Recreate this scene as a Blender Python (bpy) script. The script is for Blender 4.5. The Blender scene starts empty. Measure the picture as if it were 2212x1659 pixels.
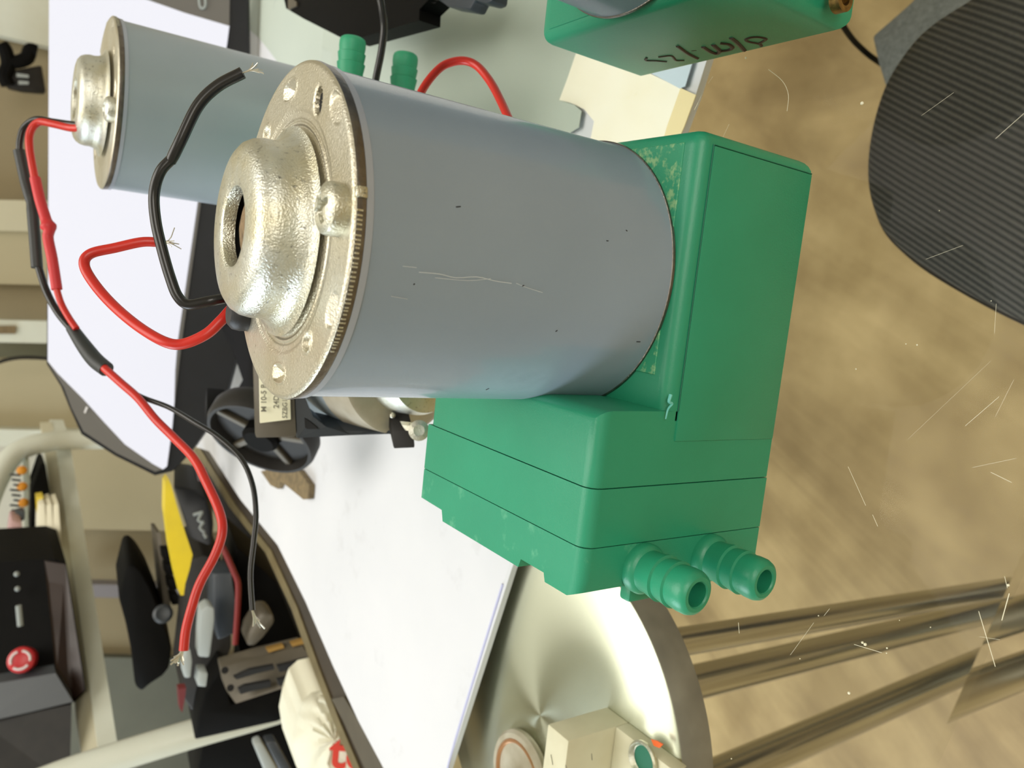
import bpy, bmesh, math, random
import numpy as np
from mathutils import Vector, Matrix
random.seed(7)
S = bpy.context.scene
COL = S.collection
# ------------------------------------------------------------------ camera (solved from the photograph's vanishing points)
F = 1677.0
_V = np.array([-66.5, 2374.0, F]); _D = np.array([322.5, -1176.0, F])
_dn = _V / np.linalg.norm(_V); _dp = _D / np.linalg.norm(_D); _dp = _dp - _dn * (_dp @ _dn); _dp /= np.linalg.norm(_dp)
_X = np.cross(_dp, -_dn)
R = np.array([_X, _dp, -_dn])
CAM = np.array([-0.0066, -0.1435, 0.155])
cam = bpy.data.cameras.new('camera'); cam_o = bpy.data.objects.new('camera', cam); COL.objects.link(cam_o)
mw = Matrix.Identity(4)
for k, v in enumerate(((0, 1, 0), (1, 0, 0), (0, 0, -1))):
    w = R @ np.array(v, float)
    for r_ in range(3): mw[r_][k] = w[r_]
for r_ in range(3): mw[r_][3] = CAM[r_]
cam_o.matrix_world = mw
cam.sensor_width = 36; cam.lens = F * 36 / 2212; cam.clip_start = 0.005; cam.clip_end = 50
cam.dof.use_dof = True; cam.dof.focus_distance = 0.165; cam.dof.aperture_fstop = 30
S.camera = cam_o
S.view_settings.view_transform = 'Standard'; S.view_settings.look = 'None'
S.view_settings.exposure = 0.0; S.view_settings.gamma = 1.0; S.view_settings.use_curve_mapping = False
# ------------------------------------------------------------------ light
world = bpy.data.worlds.new('world'); S.world = world; world.use_nodes = True
world.node_tree.nodes['Background'].inputs[0].default_value = (0.62, 0.68, 0.74, 1)
world.node_tree.nodes['Background'].inputs[1].default_value = 0.4
def area(name, loc, target, sx, sy, power, color):
    l = bpy.data.lights.new(name, 'AREA'); l.shape = 'RECTANGLE'; l.size = sx; l.size_y = sy; l.energy = power; l.color = color
    o = bpy.data.objects.new(name, l); COL.objects.link(o); o.location = loc
    o.rotation_euler = (Vector(target) - Vector(loc)).to_track_quat('-Z', 'Y').to_euler()
    return o
area('window_light', (-1.9, 0.45, 0.75), (0, 0.3, 0.0), 1.5, 1.2, 44, (0.78, 0.90, 1.0))
area('ceiling_light', (0.1, 0.5, 1.72), (0, 0.4, 0), 1.3, 1.3, 24, (1.0, 0.97, 0.90))
area('rear_fill_light', (0.6, -1.72, 0.9), (0, 0, 0), 1.4, 1.0, 26, (1.0, 0.95, 0.86))  # added fill from behind the camera to lift the front faces

# ------------------------------------------------------------------ pixel -> point helpers
def _ray(x, y): return R @ np.array([1659 - y - 829.5, x - 1106.0, F])
def onz(x, y, z):
    r = _ray(x, y); return Vector(CAM + r * ((z - CAM[2]) / r[2]))
def onY(x, y, Y):
    r = _ray(x, y); return Vector(CAM + r * ((Y - CAM[1]) / r[1]))
def onX(x, y, X):
    r = _ray(x, y); return Vector(CAM + r * ((X - CAM[0]) / r[0]))
def dep(x, y, d): return Vector(CAM + _ray(x, y) / F * d)
def oncyl(x, y, cx, cy, rad):
    r = _ray(x, y); r = r / np.linalg.norm(r)
    a = r[0]**2 + r[1]**2; ox, oy = CAM[0] - cx, CAM[1] - cy
    b = ox * r[0] + oy * r[1]; c = ox * ox + oy * oy - rad * rad; di = b * b - a * c
    t = (-b - math.sqrt(max(di, 0))) / a
    return Vector(CAM + r * t)

# ------------------------------------------------------------------ materials
def lin(c):
    return tuple(((v / 255) / 12.92 if v / 255 <= 0.04045 else ((v / 255 + 0.055) / 1.055) ** 2.4) for v in c) + (1.0,)
def mat(name, c, rough=0.5, metal=0.0, c2=None, nscale=200.0, namt=0.5, bump=0.0, bscale=800.0, coat=0.0, stretch=None, spec=0.5,
        c3=None, n3=60.0, t3=0.62, trans=0.0, emit=None, estr=0.0, aniso=0.0):
    m = bpy.data.materials.new(name); m.use_nodes = True; nt = m.node_tree; N = nt.nodes; L = nt.links
    p = N['Principled BSDF']; p.inputs['Roughness'].default_value = rough; p.inputs['Metallic'].default_value = metal
    p.inputs['Base Color'].default_value = lin(c); p.inputs['Coat Weight'].default_value = coat; p.inputs['Specular IOR Level'].default_value = spec
    p.inputs['Transmission Weight'].default_value = trans
    tc = N.new('ShaderNodeTexCoord'); mp = N.new('ShaderNodeMapping'); L.new(tc.outputs['Object'], mp.inputs['Vector'])
    if stretch:
        mp.inputs['Scale'].default_value = stretch[0]; mp.inputs['Rotation'].default_value = stretch[1]
    col = None
    if c2 is not None:
        n = N.new('ShaderNodeTexNoise'); n.inputs['Scale'].default_value = nscale; n.inputs['Detail'].default_value = 6
        L.new(mp.outputs[0], n.inputs['Vector'])
        cr = N.new('ShaderNodeValToRGB'); cr.color_ramp.elements[0].position = 0.5 - namt / 2; cr.color_ramp.elements[1].position = 0.5 + namt / 2
        cr.color_ramp.elements[0].color = lin(c); cr.color_ramp.elements[1].color = lin(c2)
        L.new(n.outputs[0], cr.inputs[0]); col = cr.outputs[0]; L.new(col, p.inputs['Base Color'])
    if c3 is not None:      # sparse wear patches
        n3_ = N.new('ShaderNodeTexNoise'); n3_.inputs['Scale'].default_value = n3; n3_.inputs['Detail'].default_value = 9; n3_.inputs['Roughness'].default_value = 0.65
        L.new(tc.outputs['Object'], n3_.inputs['Vector'])
        r3 = N.new('ShaderNodeValToRGB'); r3.color_ramp.elements[0].position = t3; r3.color_ramp.elements[1].position = t3 + 0.12
        mx = N.new('ShaderNodeMix'); mx.data_type = 'RGBA'
        L.new(n3_.outputs[0], r3.inputs[0]); L.new(r3.outputs[0], mx.inputs[0])
        if col: L.new(col, mx.inputs[6])
        else: mx.inputs[6].default_value = lin(c)
        mx.inputs[7].default_value = lin(c3); L.new(mx.outputs[2], p.inputs['Base Color'])
    if bump > 0:
        n2 = N.new('ShaderNodeTexNoise'); n2.inputs['Scale'].default_value = bscale; n2.inputs['Detail'].default_value = 3
        L.new(mp.outputs[0], n2.inputs['Vector'])
        b = N.new('ShaderNodeBump'); b.inputs['Strength'].default_value = bump; b.inputs['Distance'].default_value = 0.0003
        L.new(n2.outputs[0], b.inputs['Height']); L.new(b.outputs[0], p.inputs['Normal'])
    if emit:
        p.inputs['Emission Color'].default_value = lin(emit); p.inputs['Emission Strength'].default_value = estr
    return m
M = {}
M['green'] = mat('green_plastic', (42, 146, 110), 0.38, c2=(38, 140, 104), nscale=60, bump=0.12, bscale=2500, c3=(70, 165, 125), n3=90, t3=0.70)
M['green_worn'] = mat('worn_green_plastic', (42, 146, 110), 0.45, c2=(48, 150, 110), nscale=120, bump=0.2, bscale=2500, c3=(140, 186, 134), n3=420, t3=0.50)
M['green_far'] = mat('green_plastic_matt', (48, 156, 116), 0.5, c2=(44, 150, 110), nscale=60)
M['can'] = mat('grey_enamel', (136, 150, 164), 0.25, 0.12, c2=(142, 156, 170), nscale=40, bump=0.06, bscale=1500, coat=0.3, c3=(130, 143, 156), n3=30, t3=0.6)
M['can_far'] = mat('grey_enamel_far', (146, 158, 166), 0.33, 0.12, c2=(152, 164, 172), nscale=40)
M['lip'] = mat('pale_grey_paint', (165, 172, 185), 0.35, 0.3)
M['zinc'] = mat('zinc_plated_steel', (212, 208, 194), 0.36, 0.88, c2=(196, 187, 162), nscale=90, namt=0.5, bump=0.5, bscale=2600, c3=(160, 152, 134), n3=700, t3=0.60)
M['zinc_blue'] = mat('bright_zinc', (218, 221, 216), 0.33, 0.9, c2=(204, 198, 172), nscale=110, namt=0.35, bump=0.55, bscale=2600, c3=(128, 128, 124), n3=900, t3=0.58)
M['zinc_dark'] = mat('cut_steel_edge', (105, 98, 94), 0.3, 0.9, c2=(130, 125, 118), nscale=500, bump=0.3, bscale=1500)
M['bearing'] = mat('rusty_felt', (150, 125, 92), 0.95, c2=(95, 78, 58), nscale=900, bump=0.8, bscale=1200)
M['black_hole'] = mat('dark_void_shade', (10, 10, 11), 0.8)
M['rubber'] = mat('black_rubber', (38, 38, 42), 0.5, bump=0.2, bscale=900)
M['wire_black'] = mat('black_wire_pvc', (20, 19, 19), 0.28, c2=(28, 26, 25), nscale=80)
M['wire_red'] = mat('red_wire_pvc', (205, 42, 30), 0.35, c2=(190, 36, 28), nscale=60)
M['shrink_black'] = mat('black_heat_shrink', (42, 45, 45), 0.5, bump=0.2, bscale=400)
M['shrink_red'] = mat('red_heat_shrink', (200, 44, 50), 0.5, bump=0.2, bscale=400)
M['strand'] = mat('tinned_copper', (205, 200, 185), 0.3, 0.9)
M['screen'] = mat('lit_screen_page', (120, 120, 124), 0.6, emit=(232, 233, 244), estr=0.82)
M['screen_grey'] = mat('screen_desktop', (75, 72, 66), 0.5, emit=(110, 106, 98), estr=0.35)
M['bezel'] = mat('black_bezel_plastic', (12, 14, 18), 0.5, c2=(18, 20, 25), nscale=60, spec=0.3)
M['black'] = mat('black_plastic', (12, 12, 11), 0.6, c2=(16, 15, 14), nscale=40, spec=0.05)
M['black2'] = mat('charcoal_plastic', (36, 33, 29), 0.55, c2=(24, 22, 20), nscale=60, spec=0.3)
M['navy'] = mat('blue_black_plastic', (30, 37, 46), 0.45, c2=(40, 48, 56), nscale=30)
M['taupe'] = mat('taupe_metal', (92, 84, 70), 0.5, 0.2, c2=(78, 72, 60), nscale=60)
M['beige'] = mat('beige_laminate', (176, 166, 136), 0.6, c2=(168, 158, 128), nscale=6)
M['beige_dk'] = mat('tan_laminate', (146, 133, 103), 0.6, c2=(138, 126, 98), nscale=6)
M['beige_lt'] = mat('cream_laminate', (196, 190, 165), 0.6, c2=(188, 182, 156), nscale=6)
M['white_paint'] = mat('white_powder_coat', (214, 218, 206), 0.35, c2=(206, 208, 194), nscale=25)
M['greygreen'] = mat('grey_green_paint', (128, 130, 112), 0.6, c2=(118, 118, 100), nscale=8)
M['grey_dim'] = mat('dim_grey_panel', (112, 114, 102), 0.6, c2=(100, 102, 92), nscale=8)
M['yellow'] = mat('yellow_plastic_film', (215, 188, 18), 0.35, c2=(196, 172, 30), nscale=40, c3=(120, 120, 30), n3=90, t3=0.62)
M['orange'] = mat('orange_ceramic', (214, 140, 28), 0.5)
M['pink'] = mat('pink_foam', (196, 160, 158), 0.9, c2=(170, 138, 134), nscale=300, bump=0.6, bscale=300)
M['offwhite'] = mat('ivory_card', (226, 220, 196), 0.7)
M['greyline'] = mat('grey_card_edge', (130, 126, 130), 0.7)
M['red'] = mat('red_button_plastic', (190, 42, 48), 0.35)
M['white'] = mat('white_print', (225, 222, 222), 0.5)
M['brown_plastic'] = mat('dark_brown_plastic', (34, 20, 14), 0.4, c2=(44, 26, 18), nscale=20)
M['graphite'] = mat('graphite_plastic', (58, 62, 66), 0.45)
M['tote'] = mat('cream_cotton', (226, 224, 204), 0.9, c2=(212, 208, 186), nscale=18, bump=0.6, bscale=500)
M['letters'] = mat('red_print', (206, 56, 38), 0.7)
M['label'] = mat('cream_label', (232, 228, 200), 0.6)
M['ink'] = mat('grey_ink', (120, 116, 100), 0.7)
M['marker'] = mat('brown_marker', (52, 30, 16), 0.5)
M['board'] = mat('white_tabletop_film', (222, 222, 226), 0.42, c2=(212, 213, 218), nscale=14, namt=0.6, c3=(206, 206, 210), n3=30, t3=0.58)
M['board_edge'] = mat('violet_white_edge', (222, 220, 236), 0.35)
M['blue_edge'] = mat('bluish_film_edge', (190, 192, 226), 0.4)
M['grey_paper_and_shade'] = mat('grey_green_sheet_and_shade', (190, 198, 186), 0.6, c2=(180, 190, 180), nscale=9, c3=(168, 178, 170), n3=20, t3=0.62)
M['sunlit_cream'] = mat('sunlit_cream', (255, 250, 234), 0.7, c2=(250, 242, 218), nscale=40, c3=(244, 232, 200), n3=60, t3=0.62)
M['cream_tape'] = mat('yellowed_tape', (240, 222, 172), 0.5)
M['blue_shade'] = mat('pale_blue_shade', (200, 216, 228), 0.5)
M['wood_rim'] = mat('dark_varnished_rim', (40, 32, 25), 0.35, c2=(56, 46, 36), nscale=40)
M['brass_rim'] = mat('dull_brass_strip', (140, 126, 90), 0.35, 0.5, c2=(110, 98, 70), nscale=60)
M['wood_piece'] = mat('worn_brown_wood', (140, 120, 84), 0.6, c2=(92, 78, 56), nscale=220)
M['chrome'] = mat('polished_steel', (172, 170, 158), 0.2, 0.85)
M['fleece'] = mat('grey_fleece', (138, 142, 138), 0.95, c2=(108, 112, 108), nscale=300, bump=0.8, bscale=700)
M['cream_block'] = mat('ivory_valve_plastic', (222, 216, 190), 0.5, c2=(208, 200, 172), nscale=90)
M['copper'] = mat('copper_gasket', (212, 160, 120), 0.3, 0.8)
M['gasket'] = mat('greige_metal', (200, 194, 178), 0.4, 0.3, c2=(170, 160, 138), nscale=120)
M['orange_mark'] = mat('orange_paint_dab', (226, 96, 22), 0.5)
M['brass'] = mat('brass_insert', (150, 120, 66), 0.35, 0.8, c2=(90, 70, 40), nscale=900)
M['scratch'] = mat('scratch_white', (232, 226, 200), 0.6)
M['scuff'] = mat('scuff_pale', (190, 196, 200), 0.6)
M['speck'] = mat('speck_dark', (45, 46, 50), 0.7)
M['wall'] = mat('wall_paint', (212, 208, 192), 0.8)
M['ceil'] = mat('ceiling_paint', (232, 230, 222), 0.85)
M['red_dim'] = mat('dark_red_wire', (120, 22, 22), 0.5)
M['gold'] = mat('gold_contacts', (168, 132, 70), 0.4, 0.5)
M['silver'] = mat('silver_grey_plastic', (150, 156, 154), 0.5)

def floor_mat():
    m = bpy.data.materials.new('worn_vinyl_floor'); m.use_nodes = True; nt = m.node_tree; N = nt.nodes; L = nt.links; p = N['Principled BSDF']
    p.inputs['Roughness'].default_value = 0.5
    tc = N.new('ShaderNodeTexCoord'); mp = N.new('ShaderNodeMapping'); mp.vector_type = 'TEXTURE'; mp.inputs['Rotation'].default_value = (0, 0, math.radians(62))
    mp.inputs['Scale'].default_value = (4.5, 1.0, 1.0)
    L.new(tc.outputs['Object'], mp.inputs['Vector'])
    n1 = N.new('ShaderNodeTexNoise'); n1.inputs['Scale'].default_value = 5.5; n1.inputs['Detail'].default_value = 8; n1.inputs['Roughness'].default_value = 0.6; n1.inputs['Distortion'].default_value = 0.6
    L.new(mp.outputs[0], n1.inputs['Vector'])
    cr = N.new('ShaderNodeValToRGB'); E_ = cr.color_ramp.elements
    E_[0].position = 0.3; E_[0].color = lin((160, 136, 94)); E_[1].position = 0.68; E_[1].color = lin((232, 206, 152))
    e = E_.new(0.48); e.color = lin((204, 178, 128))
    L.new(n1.outputs[0], cr.inputs[0])
    n2 = N.new('ShaderNodeTexNoise'); n2.inputs['Scale'].default_value = 9; n2.inputs['Detail'].default_value = 6; L.new(tc.outputs['Object'], n2.inputs['Vector'])
    r2 = N.new('ShaderNodeValToRGB'); r2.color_ramp.elements[0].position = 0.35; r2.color_ramp.elements[1].position = 0.7
    r2.color_ramp.elements[0].color = lin((205, 200, 190)); r2.color_ramp.elements[1].color = (1, 1, 1, 1)
    L.new(n2.outputs[0], r2.inputs[0])
    mx = N.new('ShaderNodeMix'); mx.data_type = 'RGBA'; mx.blend_type = 'MULTIPLY'; mx.inputs[0].default_value = 1.0
    L.new(cr.outputs[0], mx.inputs[6]); L.new(r2.outputs[0], mx.inputs[7]); L.new(mx.outputs[2], p.inputs['Base Color'])
    return m
M['floor'] = floor_mat()

def acrylic_mat():
    m = bpy.data.materials.new('clear_acrylic'); m.use_nodes = True; nt = m.node_tree; N = nt.nodes; L = nt.links
    for n in list(N): N.remove(n)
    out = N.new('ShaderNodeOutputMaterial'); tr = N.new('ShaderNodeBsdfTransparent'); tr.inputs[0].default_value = (0.985, 0.99, 0.985, 1)
    gl = N.new('ShaderNodeBsdfGlossy'); gl.inputs['Roughness'].default_value = 0.0
    fr0 = N.new('ShaderNodeFresnel'); fr0.inputs['IOR'].default_value = 1.12; ge = N.new('ShaderNodeNewGeometry'); iv = N.new('ShaderNodeMath'); iv.operation = 'SUBTRACT'; iv.inputs[0].default_value = 1.0; L.new(ge.outputs['Backfacing'], iv.inputs[1]); fr = N.new('ShaderNodeMath'); fr.operation = 'MULTIPLY'; L.new(fr0.outputs[0], fr.inputs[0]); L.new(iv.outputs[0], fr.inputs[1])
    mx = N.new('ShaderNodeMixShader'); L.new(fr.outputs[0], mx.inputs[0]); L.new(tr.outputs[0], mx.inputs[1]); L.new(gl.outputs[0], mx.inputs[2])
    L.new(mx.outputs[0], out.inputs['Surface'])
    return m
M['acrylic'] = acrylic_mat()

def disc_mat():
    m = bpy.data.materials.new('turned_aluminium'); m.use_nodes = True; nt = m.node_tree; N = nt.nodes; L = nt.links; p = N['Principled BSDF']
    p.inputs['Metallic'].default_value = 1.0; p.inputs['Roughness'].default_value = 0.27; p.inputs['Base Color'].default_value = lin((200, 203, 184))
    p.inputs['Anisotropic'].default_value = 0.92
    tg = N.new('ShaderNodeTangent'); tg.direction_type = 'RADIAL'; tg.axis = 'Z'; L.new(tg.outputs[0], p.inputs['Tangent'])
    return m
M['disc'] = disc_mat()
M['disc_side'] = mat('turned_aluminium_rim', (158, 156, 148), 0.45, 0.5, c2=(120, 118, 112), nscale=60)

def seat_mat():
    m = bpy.data.materials.new('ribbed_dark_fabric'); m.use_nodes = True; nt = m.node_tree; N = nt.nodes; L = nt.links; p = N['Principled BSDF']
    p.inputs['Roughness'].default_value = 0.95
    tc = N.new('ShaderNodeTexCoord'); mp = N.new('ShaderNodeMapping'); mp.vector_type = 'TEXTURE'; rv = onz(2100, 355, -.25) - onz(2000, 300, -.25); mp.inputs['Rotation'].default_value = (0, 0, math.atan2(rv.y, rv.x) + math.pi / 2); L.new(tc.outputs['Object'], mp.inputs['Vector'])
    w = N.new('ShaderNodeTexWave'); w.wave_type = 'BANDS'; w.bands_direction = 'X'; w.inputs['Scale'].default_value = 105; w.inputs['Distortion'].default_value = 5.0
    w.inputs['Detail'].default_value = 1; w.inputs['Detail Scale'].default_value = 0.06
    L.new(mp.outputs[0], w.inputs['Vector'])
    cr = N.new('ShaderNodeValToRGB'); cr.color_ramp.elements[0].color = lin((54, 55, 53)); cr.color_ramp.elements[1].color = lin((98, 97, 91))
    cr.color_ramp.elements[0].position = 0.25; cr.color_ramp.elements[1].position = 0.9
    n = N.new('ShaderNodeTexNoise'); n.inputs['Scale'].default_value = 600; L.new(tc.outputs['Object'], n.inputs['Vector'])
    mx = N.new('ShaderNodeMath'); mx.operation = 'MULTIPLY_ADD'; mx.inputs[1].default_value = 0.5; L.new(n.outputs[0], mx.inputs[0]); L.new(w.outputs[1], mx.inputs[2])
    mu = N.new('ShaderNodeMath'); mu.operation = 'MULTIPLY'; mu.inputs[1].default_value = 0.7; L.new(mx.outputs[0], mu.inputs[0])
    L.new(mu.outputs[0], cr.inputs[0]); L.new(cr.outputs[0], p.inputs['Base Color'])
    b = N.new('ShaderNodeBump'); b.inputs['Strength'].default_value = 0.6; b.inputs['Distance'].default_value = 0.0008; L.new(mu.outputs[0], b.inputs['Height']); L.new(b.outputs[0], p.inputs['Normal'])
    return m
M['seat'] = seat_mat()

# ------------------------------------------------------------------ object helpers
def tag(o, label=None, cat=None, group=None, kind=None):
    if label: o['label'] = label
    if cat: o['category'] = cat
    if group: o['group'] = group
    if kind: o['kind'] = kind
    return o
def thing(name, label, cat, loc=(0, 0, 0), group=None):
    o = bpy.data.objects.new(name, None); COL.objects.link(o); o.location = loc; o.empty_display_size = 0.02
    return tag(o, label, cat, group)
def obj(name, bm, m, parent=None, smooth=True, label=None, ang=35):
    me = bpy.data.meshes.new(name)
    bmesh.ops.recalc_face_normals(bm, faces=bm.faces[:])
    if smooth:
        for f in bm.faces: f.smooth = True
        for e in bm.edges:
            if len(e.link_faces) == 2 and e.calc_face_angle(0) > math.radians(ang): e.smooth = False
    bm.to_mesh(me); bm.free(); me.materials.append(m)
    o = bpy.data.objects.new(name, me); COL.objects.link(o)
    if parent: o.parent = parent
    if label: o['label'] = label
    return o
def abs_loc(o):
    v = Vector(o.location)
    while o.parent: o = o.parent; v += o.location
    return v
def wobj(name, bm, m, parent=None, **kw):
    """bm holds world coordinates: shift to the parent's origin, or give a top-level mesh its own base origin"""
    if parent is not None:
        off = abs_loc(parent); bmesh.ops.translate(bm, verts=bm.verts, vec=-off); return obj(name, bm, m, parent, **kw)
    vs = [v.co for v in bm.verts]
    off = Vector(((min(v.x for v in vs) + max(v.x for v in vs)) / 2, (min(v.y for v in vs) + max(v.y for v in vs)) / 2, min(v.z for v in vs)))
    bmesh.ops.translate(bm, verts=bm.verts, vec=-off); o = obj(name, bm, m, None, **kw); o.location = off; return o
def rbox(bm, x0, x1, y0, y1, z0, z1, r=0.0, seg=3, edges=None):
    r0 = bmesh.ops.create_cube(bm, size=1.0); vs = r0['verts']
    for v in vs:
        v.co = Vector((x0 + (v.co.x + .5) * (x1 - x0), y0 + (v.co.y + .5) * (y1 - y0), z0 + (v.co.z + .5) * (z1 - z0)))
    if r > 0:
        es = set(e for v in vs for e in v.link_edges)
        if edges: es = [e for e in es if edges((e.verts[0].co + e.verts[1].co) / 2, (e.verts[1].co - e.verts[0].co))]
        bmesh.ops.bevel(bm, geom=list(es), offset=r, segments=seg, profile=0.5, affect='EDGES')
    return bm
def box(x0, x1, y0, y1, z0, z1, r=0.0, seg=3, edges=None): return rbox(bmesh.new(), x0, x1, y0, y1, z0, z1, r, seg, edges)
def lathe(prof, seg=64, bm=None, cx=0, cy=0):
    """profile of (r, z); r=0 closes to a point"""
    bm = bm or bmesh.new(); rings = []
    for r, z in prof:
        if r <= 1e-9: rings.append([bm.verts.new((cx, cy, z))])
        else: rings.append([bm.verts.new((cx + r * math.cos(2 * math.pi * i / seg), cy + r * math.sin(2 * math.pi * i / seg), z)) for i in range(seg)])
    for a, b in zip(rings, rings[1:]):
        for i in range(seg):
            j = (i + 1) % seg
            if len(a) == 1 and len(b) == 1: continue
            if len(a) == 1: bm.faces.new((a[0], b[i], b[j]))
            elif len(b) == 1: bm.faces.new((a[i], a[j], b[0]))
            else: bm.faces.new((a[i], a[j], b[j], b[i]))
    return bm
def rotate_bm(bm, M4): bmesh.ops.transform(bm, matrix=M4, verts=bm.verts); return bm
def spline(pts, n=8):
    pts = [Vector(p) for p in pts]
    if len(pts) < 3: return pts
    out = []; P = [pts[0] * 2 - pts[1]] + pts + [pts[-1] * 2 - pts[-2]]
    for i in range(1, len(P) - 2):
        p0, p1, p2, p3 = P[i - 1], P[i], P[i + 1], P[i + 2]
        for k in range(n):
            t = k / n
            out.append(0.5 * ((2 * p1) + (p2 - p0) * t + (2 * p0 - 5 * p1 + 4 * p2 - p3) * t * t + (3 * p1 - p0 - 3 * p2 + p3) * t * t * t))
    out.append(pts[-1]); return out
def tube(pts, rad, seg=12, bm=None, n=8, caps=True):
    bm = bm or bmesh.new(); P = spline(pts, n) if n > 1 else [Vector(p) for p in pts]
    rads = rad if callable(rad) else (lambda t: rad)
    up = Vector((0.31, 0.2, 0.93)); rings = []; prev = None
    for i, p in enumerate(P):
        d = (P[min(i + 1, len(P) - 1)] - P[max(i - 1, 0)]).normalized()
        if prev is None:
            a = d.cross(up).normalized()
        else:
            a = (prev - d * prev.dot(d)).normalized()
        prev = a; b = d.cross(a); r = rads(i / (len(P) - 1))
        rings.append([bm.verts.new(p + (a * math.cos(2 * math.pi * k / seg) + b * math.sin(2 * math.pi * k / seg)) * r) for k in range(seg)])
    for A, B in zip(rings, rings[1:]):
        for k in range(seg): bm.faces.new((A[k], A[(k + 1) % seg], B[(k + 1) % seg], B[k]))
    if caps:
        bm.faces.new(rings[0][::-1]); bm.faces.new(rings[-1])
    return bm
def prism(poly, vec, bm=None, bev=0.0):
    """polygon of world points extruded along vec"""
    bm = bm or bmesh.new(); n = len(poly); vec = Vector(vec)
    A = [bm.verts.new(Vector(p)) for p in poly]; B = [bm.verts.new(Vector(p) + vec) for p in poly]
    fs = [bm.faces.new(A), bm.faces.new(B[::-1])]
    for i in range(n): fs.append(bm.faces.new((A[i], B[i], B[(i + 1) % n], A[(i + 1) % n])))
    if bev > 0:
        bmesh.ops.recalc_face_normals(bm, faces=fs)
        es = [e for e in A[0].link_edges if e.other_vert(A[0]) in A]; es = set()
        for v in A + B:
            for e in v.link_edges: es.add(e)
        bmesh.ops.bevel(bm, geom=list(es), offset=bev, segments=2, profile=0.5, affect='EDGES')
    return bm
def pY(pts, Y, th, bev=0.0): return prism([onY(x, y, Y) for x, y in pts], (0, th, 0), bev=bev)
def pZ(pts, z, th, bev=0.0): return prism([onz(x, y, z) for x, y in pts], (0, 0, -th), bev=bev)
def text_bm(s, size, ext, origin, right, up):
    cu = bpy.data.curves.new('t', 'FONT'); cu.body = s; cu.size = size; cu.extrude = ext; cu.offset = size * 0.02
    o = bpy.data.objects.new('t', cu); COL.objects.link(o)
    dg = bpy.context.evaluated_depsgraph_get(); me = bpy.data.meshes.new_from_object(o.evaluated_get(dg))
    bm = bmesh.new(); bm.from_mesh(me)
    bpy.data.objects.remove(o); bpy.data.curves.remove(cu); bpy.data.meshes.remove(me)
    r = Vector(right).normalized(); u = Vector(up); u = (u - r * u.dot(r)).normalized(); n = r.cross(u)
    m = Matrix(((r.x, u.x, n.x, origin[0]), (r.y, u.y, n.y, origin[1]), (r.z, u.z, n.z, origin[2]), (0, 0, 0, 1)))
    return rotate_bm(bm, m)

# ================================================================== ROOM SHELL
def struct(name, bm, m, **kw):
    o = wobj(name, bm, m, **kw); o['kind'] = 'structure'; return o
struct('floor', box(-2, 2.2, -1.8, 2.0, -0.78, -0.73), M['floor'])
struct('wall_back', box(-2, 2.2, 2.0, 2.05, -0.73, 1.8), M['wall'])
struct('wall_right', box(2.2, 2.25, -1.8, 2.0, -0.73, 1.8), M['wall'])
struct('wall_left', box(-2.05, -2, -1.8, 2.0, -0.73, 1.8), M['wall'])
struct('wall_front', box(-2, 2.2, -1.85, -1.8, -0.73, 1.8), M['wall'])
struct('ceiling', box(-2, 2.2, -1.8, 2.0, 1.8, 1.85), M['ceil'])

# ================================================================== PUMPS
mm = 0.001
def polar_plate(r_in, r_out, z0, fn, nr=70, nt=420, skip=None):
    bm = bmesh.new(); rings = []
    for i in range(nr + 1):
        r = r_in + (r_out - r_in) * i / nr; ring = []
        for k in range(nt):
            a = 2 * math.pi * k / nt; x = r * math.cos(a); y = r * math.sin(a)
            ring.append(bm.verts.new((x, y, z0 + fn(x, y, r))))
        rings.append(ring)
    for A, B in zip(rings, rings[1:]):
        for k in range(nt): bm.faces.new((A[k], A[(k + 1) % nt], B[(k + 1) % nt], B[k]))
    return bm
def sm(t): t = max(0.0, min(1.0, t)); return t * t * (3 - 2 * t)
TILT = math.radians(8)
ZP = 107.2
DIMPLES = [(26.0, 3.5, 3.4, 1.9, 1.2, 'pyr'), (19.9, -19.6, 3.5, 2.3, 1.1, 'slant'), (-12.2, -24.7, 3.4, 2.2, 1.1, 'slant'), (-25.8, -1.8, 3.4, 1.8, 1.2, 'pyr'),
           (19.4, 15.8, 2.0, 1.6, 0.7, 'cup'), (-18.4, -15.2, 2.0, 1.7, 0.9, 'cup')]
HOLE = (22.2, -11.3, 2.4, 1.7)
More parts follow.
